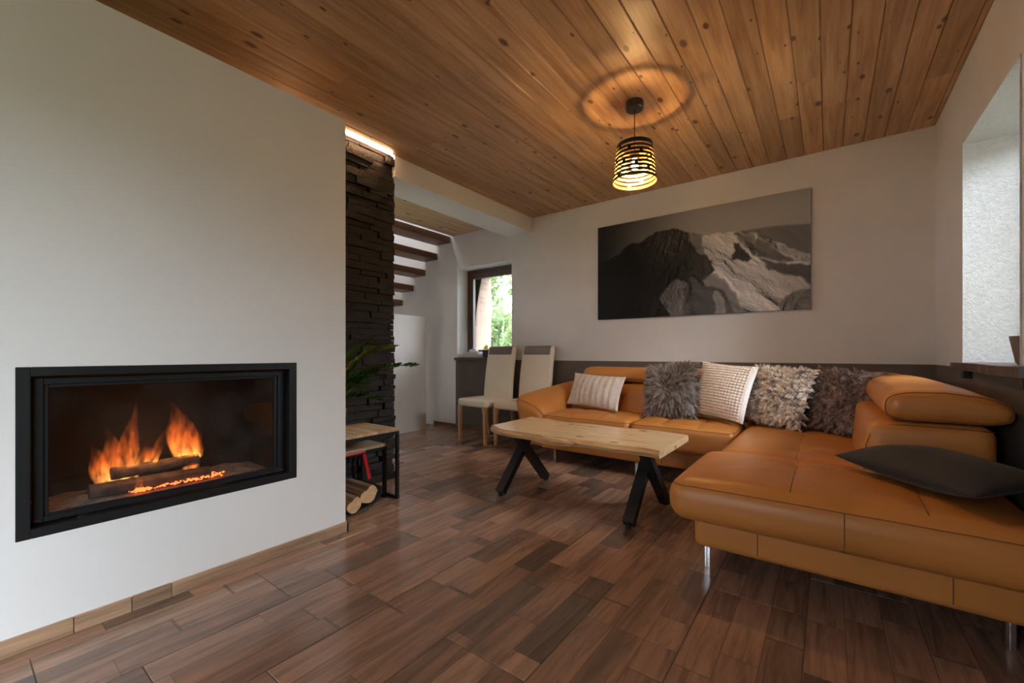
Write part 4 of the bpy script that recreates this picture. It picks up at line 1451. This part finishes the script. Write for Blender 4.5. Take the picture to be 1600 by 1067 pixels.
ring_part('frame', FIRE_X - 0.02, FIRE_X + 0.003, (ya, yb, za, zb), (iya, iyb, iza, izb), M['anthracite'])
ring_part('recess_lining', FIRE_X - 0.10, FIRE_X - 0.02, (ya + 0.02, yb - 0.02, za + 0.02, zb - 0.02), (iya, iyb, iza, izb), M['dark_steel'], ch=0)
DX = FIRE_X - 0.036
ring_part('door_frame', DX - 0.02, DX, (0.180, 1.000, 0.393, 0.884), (0.205, 0.975, 0.412, 0.862), M['anthracite'])
ring_part('door_edge', DX - 0.028, DX - 0.010, (0.200, 0.980, 0.402, 0.868), (0.218, 0.962, 0.416, 0.850), M['dark_steel'])
MB().box((DX - 0.024, 0.206, 0.408), (DX - 0.020, 0.974, 0.864)).build('glass_pane', M['fire_glass'], FP)
for (y, z) in ((0.190, 0.402), (0.992, 0.402), (0.93, 0.400)):
    MB().tube([(DX, y - 0.006, z), (DX + 0.004, y - 0.006, z), (DX + 0.004, y + 0.006, z), (DX, y + 0.006, z)], 0.0022, 6).build('latch', M['chrome'], FP)
MB().box((DX + 0.001, 0.285, 0.3885), (DX + 0.004, 0.310, 0.392)).build('latch', M['chrome'], FP)
M['firebrick'] = plain('sooty_firebrick', (0.012, 0.009, 0.0075), 0.9, var=0.4, scale=8, bmp=0.3, bscale=30, bdist=0.01)
M['ash'] = plain('ash', (0.33, 0.30, 0.275), 0.95, var=0.35, scale=30, bmp=0.9, bscale=70, bdist=0.01)
XB = -2.50
fb = [((XB - 0.02, 0.15, 0.37), (XB, 1.03, 0.93)), ((XB, 0.15, 0.37), (DX - 0.03, 0.17, 0.93)), ((XB, 1.01, 0.37), (DX - 0.03, 1.03, 0.93)),
      ((XB, 0.17, 0.37), (DX - 0.03, 1.01, 0.395)), ((XB, 0.17, 0.905), (DX - 0.03, 1.01, 0.93))]
for a, b in fb:
    MB().box(a, b).build('firebox_wall', M['firebrick'], FP)
# ash bed: heaped ash with glowing embers
nv, nw = 60, 26
v, f = [], []
for i in range(nv + 1):
    for j in range(nw + 1):
        y = 0.20 + 0.77 * i / nv; x = XB + 0.02 + (DX - 0.045 - XB - 0.02) * j / nw
        e = (1 - (2 * i / nv - 1) ** 6) * (1 - (2 * j / nw - 1) ** 6)
        z = 0.396 + e * (0.018 + 0.014 * noise.noise((x * 16, y * 16, 2)) + 0.010 * noise.noise((x * 60, y * 60, 5)))
        v.append((x, y, z))
for i in range(nv):
    for j in range(nw):
        f.append((i * (nw + 1) + j, (i + 1) * (nw + 1) + j, (i + 1) * (nw + 1) + j + 1, i * (nw + 1) + j + 1))
ash = MB().add(v, f).build('ash_bed', M['ash'], None, smooth=True)
tag(ash, 'pale grey ash heaped on the fireplace floor', 'ash', kind='stuff')
M['ember'] = emit('ember_glow', (1.0, 0.13, 0.03), 3.2)
re_ = random.Random(5)
v, f = [], []
for i in range(170):
    cl_ = re_.choice([(0.60, -2.19, 0.07), (0.66, -2.20, 0.05), (0.47, -2.175, 0.018), (0.70, -2.235, 0.03)])
    y = re_.gauss(cl_[0], cl_[2]); x = re_.gauss(cl_[1], 0.012)
    x = min(x, DX - 0.05)
    z = 0.420 + re_.random() * 0.012
    s = re_.uniform(.0018, .005)
    b = len(v)
    v += [(x + s, y, z), (x - s, y, z), (x, y + s * 1.5, z), (x, y - s * 1.5, z), (x, y, z + s), (x, y, z - s)]
    f += [(b, b + 2, b + 4), (b + 2, b + 1, b + 4), (b + 1, b + 3, b + 4), (b + 3, b, b + 4), (b + 2, b, b + 5), (b + 1, b + 2, b + 5), (b + 3, b + 1, b + 5), (b, b + 3, b + 5)]
em = make_mesh('embers', v, f, mats=[M['ember']])
tag(mesh_obj('embers', em), 'orange glowing embers scattered along the ash', 'embers', kind='stuff')
# burning logs
M['char'] = plain('charred_wood', (0.085, 0.075, 0.068), 0.9, var=0.55, scale=22, bmp=0.9, bscale=40, bdist=0.012)


def split_log(name, label, cat, p, q, r, seed, mat_bark, mat_cut, group=None, flat=0.5):
    rl = random.Random(seed)
    p, q = Vector(p), Vector(q)
    t = (q - p); L = t.length; t.normalize()
    a = t.cross(Vector((0, 0, 1))).normalized(); b = a.cross(t).normalized()
    root = thing(name, label, cat, ((p + q) / 2), group=group)
    n_, m_ = 14, 10
    v, f = [], []
    prof = []
    for k in range(n_):
        w = 2 * PI * k / n_
        rr = r * (1 - flat * max(0, math.cos(w - 1.1)) ** 2 * 0.9) * (1 + 0.08 * rl.uniform(-1, 1))
        prof.append((math.cos(w) * rr, math.sin(w) * rr))
    c = (p + q) / 2
    for i in range(m_ + 1):
        for k, (x, y) in enumerate(prof):
            s = 1 + 0.06 * noise.noise((i * 0.6, k * 0.9, seed))
            v.append(p + t * L * i / m_ + a * x * s + b * y * s - c)
    for i in range(m_):
        for k in range(n_):
            k2 = (k + 1) % n_
            f.append((i * n_ + k, i * n_ + k2, (i + 1) * n_ + k2, (i + 1) * n_ + k))
    MB().add(v, f).build('bark', mat_bark, root, off=(0, 0, 0))
    for i in (0, m_):
        MB().add([v[i * n_ + k] + t * (0.0005 if i else -0.0005) for k in range(n_)], [tuple(range(n_))]).build('cut_end', mat_cut, root, off=(0, 0, 0))
    return root


split_log('burning_log', 'charred front log lying low across the fire', 'log', (-2.235, 0.33, 0.447), (-2.225, 0.715, 0.440), 0.030, 1, M['char'], M['char'], 'logs burning in the fireplace')
split_log('burning_log', 'charred rear log behind the flames', 'log', (-2.34, 0.36, 0.448), (-2.31, 0.70, 0.447), 0.034, 2, M['char'], M['char'], 'logs burning in the fireplace')
split_log('burning_log', 'charred upper log resting on the other two', 'log', (-2.275, 0.40, 0.494), (-2.285, 0.69, 0.496), 0.028, 3, M['char'], M['char'], 'logs burning in the fireplace')

# flames: glowing gas volumes in tapering tongues
def flame_mat(name, strength, c0, c1):
    m, n, l, b = new_mat(name)
    n.remove(b)
    tc = N(n, 'ShaderNodeTexCoord')
    sp = N(n, 'ShaderNodeSeparateXYZ'); l.new(tc.outputs['Generated'], sp.inputs[0])
    cr = ramp(n, [(0.0, c0), (0.35, c1), (1.0, tuple(x * 0.6 for x in c1))]); l.new(sp.outputs['Z'], cr.inputs['Fac'])
    fall = ramp(n, [(0.0, (1.0, 1.0, 1.0)), (0.25, (0.75, 0.75, 0.75)), (0.6, (0.26, 0.26, 0.26)), (1.0, (0.05, 0.05, 0.05))]); l.new(sp.outputs['Z'], fall.inputs['Fac'])
    t = noise_tex(n, l, mapping(n, l, tc.outputs['Object'], (40, 40, 14)), 1.0, 4, 0.6)
    nr_ = ramp(n, [(0.38, (0.05, 0.05, 0.05)), (0.62, (1, 1, 1))]); l.new(t.outputs['Fac'], nr_.inputs['Fac'])
    e = N(n, 'ShaderNodeEmission')
    l.new(cr.outputs['Color'], e.inputs['Color'])
    l.new(math_n(n, l, 'MULTIPLY', math_n(n, l, 'MULTIPLY', fall.outputs['Color'], nr_.outputs['Color']), strength), e.inputs['Strength'])
    l.new(e.outputs[0], n['Material Output'].inputs['Volume'])
    return m


M['flame'] = flame_mat('flame_gas', 42.0, (1.0, 0.36, 0.07), (1.0, 0.17, 0.025))
M['flame_hot'] = flame_mat('flame_core', 110.0, (1.0, 0.55, 0.16), (1.0, 0.28, 0.05))


def flame(parent, base, hgt, r, lean_, seed, mat, flat=0.55):
    rf = random.Random(seed)
    n_, m_ = 12, 16
    v, f = [], []
    ph = rf.random() * 6
    for i in range(m_ + 1):
        t = i / m_
        rr = r * (math.sin(PI * min(1, t * 0.80 + 0.20)) ** 0.9) * (1 - t) ** 0.45 + 0.0006
        cx = base[0] + 0.25 * r * math.sin(ph + t * 5)
        cy = base[1] + lean_ * t ** 1.3 + 0.45 * r * math.sin(ph + 1 + t * 6) * t
        for k in range(n_):
            w = 2 * PI * k / n_
            q = 1 + 0.25 * math.sin(3 * w + ph + t * 4)
            v.append((cx + rr * flat * q * math.cos(w), cy + rr * q * math.sin(w), base[2] + hgt * t))
    for i in range(m_):
        for k in range(n_):
            k2 = (k + 1) % n_
            f.append((i * n_ + k, i * n_ + k2, (i + 1) * n_ + k2, (i + 1) * n_ + k))
    f.append(tuple(reversed(range(n_)))); f.append(tuple(m_ * n_ + k for k in range(n_)))
    return MB().add(v, f).build('flame', mat, parent, smooth=True)


for (lab, cx, cy, cz, fl) in (
        ('broad orange flames on the left of the fire', -2.29, 0.42, 0.452, [(0.40, 0.46, 0.19, 0.040, 0.0), (0.435, 0.455, 0.26, 0.030, 0.03), (0.375, 0.455, 0.15, 0.030, -0.035), (0.47, 0.465, 0.30, 0.018, 0.0), (0.505, 0.50, 0.09, 0.028, 0.03), (0.53, 0.505, 0.13, 0.018, 0.05)]),
        ('tall orange flame leaning on the right of the fire', -2.29, 0.65, 0.452, [(0.645, 0.49, 0.24, 0.050, -0.07), (0.665, 0.49, 0.20, 0.035, -0.02), (0.69, 0.495, 0.12, 0.026, 0.0), (0.66, 0.45, 0.05, 0.030, 0.0)]),
        ('small flame rising from the embers', -2.19, 0.465, 0.42, [(0.468, 0.42, 0.075, 0.013, -0.004)])):
    t = thing('flame_cluster', lab, 'fire', (cx, cy, cz))
    for i, (y, z, h_, r_, le) in enumerate(fl):
        xx = cx + (0.015 if i % 2 else -0.010)
        flame(t, (xx, y, z), h_ * 1.22, r_ * 1.1, le, i * 3 + int(cy * 100), M['flame'])
        flame(t, (xx, y + 0.004, z - 0.004), h_ * 0.42, r_ * 0.55, le * 0.3, i * 3 + 50, M['flame_hot'])
fl_d = bpy.data.lights.new('fire_light', 'POINT')
fl_d.color = (1.0, 0.36, 0.08); fl_d.energy = 0.9; fl_d.shadow_soft_size = 0.08
fl_o = bpy.data.objects.new('fire_light', fl_d); fl_o.location = (-2.24, 0.52, 0.60)
COL.objects.link(fl_o)

# ------------------------------------------------------------------ LED strip on the pillar
M['led'] = emit('warm_led', (1.0, 0.58, 0.30), 38.0)
led = MB().box((-2.684, 1.24, CEIL - 0.010), (-2.672, 2.055, CEIL), 0.001).build('led_strip', M['led'])
tag(led, 'glowing warm LED strip at the ceiling above the slate pillar', 'led strip')

# ------------------------------------------------------------------ open stair
ST = thing('open_staircase', 'open stair of dark stained wooden treads', 'staircase', (-4.6, 3.4, 0))
for i in range(8):
    zt = 2.505 - 0.190 * i
    xr = -3.985 - 0.242 * i
    if xr - 0.265 < HALL_X: break
    MB().box((xr - 0.262, 2.45, zt - 0.082), (xr, BACK - 0.004, zt), 0.006).build('tread', M['tread'], ST)

# ------------------------------------------------------------------ nest of tables
def nest(label, x0, x1, y0, y1, zt, planks):
    t = thing('nesting_table', label, 'side table', ((x0 + x1) / 2, (y0 + y1) / 2, 0), group='nest of two side tables')
    w = 0.020
    n_ = planks
    for i in range(n_):
        a = y0 + (y1 - y0) * i / n_; b = y0 + (y1 - y0) * (i + 1) / n_
        MB().box((x0, a + 0.0008, zt - 0.018), (x1, b - 0.0008, zt), 0.0012).build('plank', M['side_wood'], t)
    for x in (x0, x1 - w):
        MB().box((x, y0, zt - 0.040), (x + w, y1, zt - 0.018)).build('rail', M['anthracite'], t)
    for y in (y0, y1 - w):
        MB().box((x0 + w, y, zt - 0.040), (x1 - w, y + w, zt - 0.018)).build('rail', M['anthracite'], t)
        MB().box((x0 + w, y, 0.0), (x1 - w, y + w, 0.020)).build('floor_rail', M['anthracite'], t)
        for x in (x0, x1 - w):
            MB().box((x, y, 0.0), (x + w, y + w, zt - 0.040)).build('leg', M['anthracite'], t)
    return t


nest('larger wooden side table with black steel legs by the slate pillar', -2.690, -2.300, 1.335, 1.825, 0.470, 6)
nest('smaller lower side table tucked under the larger one', -2.665, -2.395, 1.385, 1.795, 0.360, 5)

# log carrier with firewood
CR = thing('log_carrier', 'black steel log carrier with a red handle', 'log carrier', (-2.40, 1.52, 0))
n_ = 14
v, f = [], []
for i in range(n_ + 1):
    a = PI * (0.06 + 0.88 * i / n_)
    for x in (-2.56, -2.27):
        v.append((x, 1.50 - 0.175 * math.cos(a), 0.150 - 0.145 * math.sin(a) ** 0.7 + (0.02 if i in (0, n_) else 0)))
f = [(2 * i, 2 * i + 1, 2 * i + 3, 2 * i + 2) for i in range(n_)]
o = MB().add(v, f).build('cradle', M['black_metal'], CR, smooth=True)
sm = o.modifiers.new('thickness', 'SOLIDIFY'); sm.thickness = 0.003
M['red'] = plain('red_lacquer', (0.50, 0.012, 0.015), 0.3, var=0.05)
hb = MB()
for x in (-2.40,):
    hb.bar((x, 1.665, 0.150), (x, 1.62, 0.335), 0.022, 0.006, up=(1, 0, 0))
    hb.bar((x, 1.335, 0.150), (x, 1.38, 0.335), 0.022, 0.006, up=(1, 0, 0))
hb.tube([(-2.40, 1.37, 0.335), (-2.40, 1.63, 0.335)], 0.011, 10)
hb.build('handle', M['red'], CR, smooth=False)
for (x, y) in ((-2.53, 1.42), (-2.53, 1.58), (-2.30, 1.42), (-2.30, 1.58)):
    MB().tube([(x, y, 0.0), (x, y, 0.02)], 0.006, 8).build('foot', M['black_metal'], CR)
M['fire_bark'] = wood('firewood_side', [(0.3, (0.16, 0.095, 0.055)), (0.7, (0.34, 0.22, 0.13))], 0, 0.8, rnd=0.3)
M['fire_cut'] = plain('firewood_end', (0.62, 0.40, 0.21), 0.8, var=0.15, scale=25)
split_log('firewood_log', 'split log with a pale cut end on top in the black carrier', 'firewood', (-2.60, 1.575, 0.105), (-2.285, 1.575, 0.105), 0.065, 31, M['fire_bark'], M['fire_cut'], 'firewood in the log carrier', 0.8)
split_log('firewood_log', 'lower split log in the front of the black carrier', 'firewood', (-2.59, 1.46, 0.072), (-2.262, 1.46, 0.072), 0.052, 32, M['fire_bark'], M['fire_cut'], 'firewood in the log carrier', 0.7)

# ------------------------------------------------------------------ zz plant on the larger table
PX, PY, PZ = -2.50, 1.475, 0.470
PLT = thing('zz_plant', 'green glossy zz plant in a grey pot on the side table', 'plant', (PX, PY, PZ))
M['pot'] = plain('grey_glazed_pot', (0.24, 0.25, 0.25), 0.25, var=0.08)
M['leaf'] = plain('zz_leaf', (0.055, 0.14, 0.022), 0.22, var=0.35, scale=6)
M['leaf_new'] = plain('zz_leaf_young', (0.14, 0.17, 0.018), 0.25, var=0.2, scale=6)
M['stem'] = plain('zz_stem', (0.06, 0.10, 0.025), 0.4, var=0.2)
MB().lathe([(0, 0), (0.050, 0), (0.055, 0.01), (0.075, 0.135), (0.078, 0.145), (0.072, 0.145), (0.068, 0.125), (0, 0.12)], 28).build('pot', M['pot'], PLT, smooth=True, off=(0, 0, 0), angle=0.7)
MB().lathe([(0, 0.125), (0.066, 0.122)], 20).build('soil', plain('soil', (0.03, 0.02, 0.014), 0.95), PLT, off=(0, 0, 0))
lv_, lf_ = [], []
for i in range(7):
    t = i / 6
    w = 0.0225 * math.sin(PI * (0.08 + 0.92 * t) ** 0.85) + 0.0006
    for s in (-1, 0, 1):
        lv_.append((s * w, 0.072 * t, (0.006 if s else 0) * math.sin(PI * t) + 0.010 * t * t))
for i in range(6):
    for s in range(2):
        lf_.append((i * 3 + s, i * 3 + s + 1, i * 3 + s + 4, i * 3 + s + 3))
leaf_me = make_mesh('leaf', lv_, lf_, True, [M['leaf']])
leaf_new = make_mesh('leaf', lv_, lf_, True, [M['leaf_new']])
rp = random.Random(17)
stems = [((0.06, 0.56, 0.41), 0.42, 0), ((0.05, 0.38, 0.54), 0.30, 1), ((0.05, 0.22, 0.56), 0.28, 0), ((0.10, 0.16, 0.34), 0.2, 0), ((0.16, 0.10, 0.30), 0.2, 0), ((0.12, 0.22, 0.20), 0.2, 0), ((-0.02, -0.05, 0.50), 0.2, 0), ((0.10, 0.02, 0.45), 0.2, 0), ((0.10, 0.30, 0.40), 0.3, 0)]
for (ex, ey, ez), arch, new in stems:
    s0 = Vector((rp.uniform(-.03, .03), rp.uniform(-.03, .03), 0.12))
    e0 = Vector((ex, ey, ez))
    mid = Vector((s0.x * 0.6 + ex * 0.25, s0.y * 0.6 + ey * 0.25, max(ez, 0.3) * (0.80 + arch * 0.6)))
    pts = [(1 - t) ** 2 * s0 + 2 * t * (1 - t) * mid + t * t * e0 for t in [i / 14 for i in range(15)]]
    so = MB().tube(pts, [0.0065 - 0.0045 * i / 14 for i in range(15)], 6).build('stem', M['stem'], PLT, smooth=True, off=(0, 0, 0))
    nl = 13
    for i in range(nl):
        t = 0.30 + 0.70 * i / (nl - 1)
        k = min(13, int(t * 14))
        p = pts[k].lerp(pts[k + 1], t * 14 - k)
        d = (pts[k + 1] - pts[k]).normalized()
        sd = d.cross(Vector((0, 0, 1))).normalized()
        for s in (-1, 1):
            dirv = (d * 0.55 + sd * s * 0.75 + Vector((0, 0, 0.12 + rp.uniform(-.12, .12)))).normalized()
            if i == nl - 1: dirv = (d + sd * s * 0.2).normalized()
            upv = Vector((0, 0, 1)) - dirv * dirv.z
            upv = (upv.normalized() + sd * s * -0.3).normalized()
            xv = dirv.cross(upv).normalized(); upv = xv.cross(dirv).normalized()
            ro = Matrix.Rotation(rp.uniform(0.2, 1.0) * s, 3, dirv)
            xv, upv = ro @ xv, ro @ upv
            mt = Matrix((xv, dirv, upv)).transposed()
            lf = mesh_obj('leaf', leaf_new if new else leaf_me, None, so, p, mt.to_euler())
            q = rp.uniform(.85, 1.15); lf.scale = (q, q, q)

# ------------------------------------------------------------------ things on the sills
zs = W_BACK[2] + 0.012
TBX = thing('tissue_box', 'low white tissue box with a tissue pulled up on the back sill', 'tissue box', (-3.66, 4.085, zs))
M['box_white'] = plain('box_grey_white', (0.55, 0.52, 0.49), 0.6, var=0.03)
M['tissue'] = plain('tissue', (0.85, 0.85, 0.86), 0.9, var=0.02)
v, f = rbox((-0.125, -0.06, 0), (0.125, 0.06, 0.072), 0.006, (3, 3, 2), 2)
MB().add(v, f).build('box', M['box_white'], TBX, smooth=True, off=(0, 0, 0), angle=0.6)
v, f = [], []
for i in range(13):
    for j in range(9):
        a = i / 12 * 2 - 1; b = j / 8
        v.append((0.085 * a * (1 - 0.35 * b), 0.03 * math.sin(a * 5 + b * 4) * b, 0.070 + 0.062 * b * (1 - 0.55 * a * a) + 0.008 * noise.noise((a * 3, b * 3, 0))))
for i in range(12):
    for j in range(8):
        f.append((i * 9 + j, (i + 1) * 9 + j, (i + 1) * 9 + j + 1, i * 9 + j + 1))
MB().add(v, f).build('tissue', M['tissue'], TBX, smooth=True, off=(0, 0, 0))
SP = thing('succulent', 'small yellow-green succulent in a black pot on the back sill', 'plant', (-3.44, 4.075, zs))
MB().lathe([(0, 0), (0.038, 0), (0.050, 0.085), (0.052, 0.09), (0.046, 0.09), (0.044, 0.08), (0, 0.08)], 20).build('pot', M['black_metal'], SP, smooth=True, off=(0, 0, 0), angle=0.7)
M['succ'] = plain('succulent_leaf', (0.50, 0.52, 0.10), 0.5, var=0.2)
sme = make_mesh('leaf', [(0, 0, 0), (0.011, 0.028, 0.006), (0, 0.060, 0.0), (-0.011, 0.028, 0.006), (0, 0.028, -0.004)], [(0, 1, 4), (1, 2, 4), (2, 3, 4), (3, 0, 4), (0, 3, 1), (3, 2, 1)], False, [M['succ']])
for i in range(22):
    el = 0.15 + 1.25 * i / 21
    mesh_obj('leaf', sme, None, SP, (0, 0, 0.092 + 0.02 * i / 21), (el, 0, i * 2.4))
VS = thing('vase', 'brown tapered vase at the near end of the sofa window sill', 'vase', (RIGHT + 0.062, 2.56, W_SOFA[2] + 0.016))
MB().lathe([(0, 0), (0.034, 0), (0.042, 0.012), (0.057, 0.100), (0.059, 0.116), (0.052, 0.116), (0.040, 0.02), (0, 0.012)], 28).build('body', plain('brown_clay', (0.17, 0.115, 0.085), 0.6, var=0.1), VS, smooth=True, off=(0, 0, 0), angle=0.7)
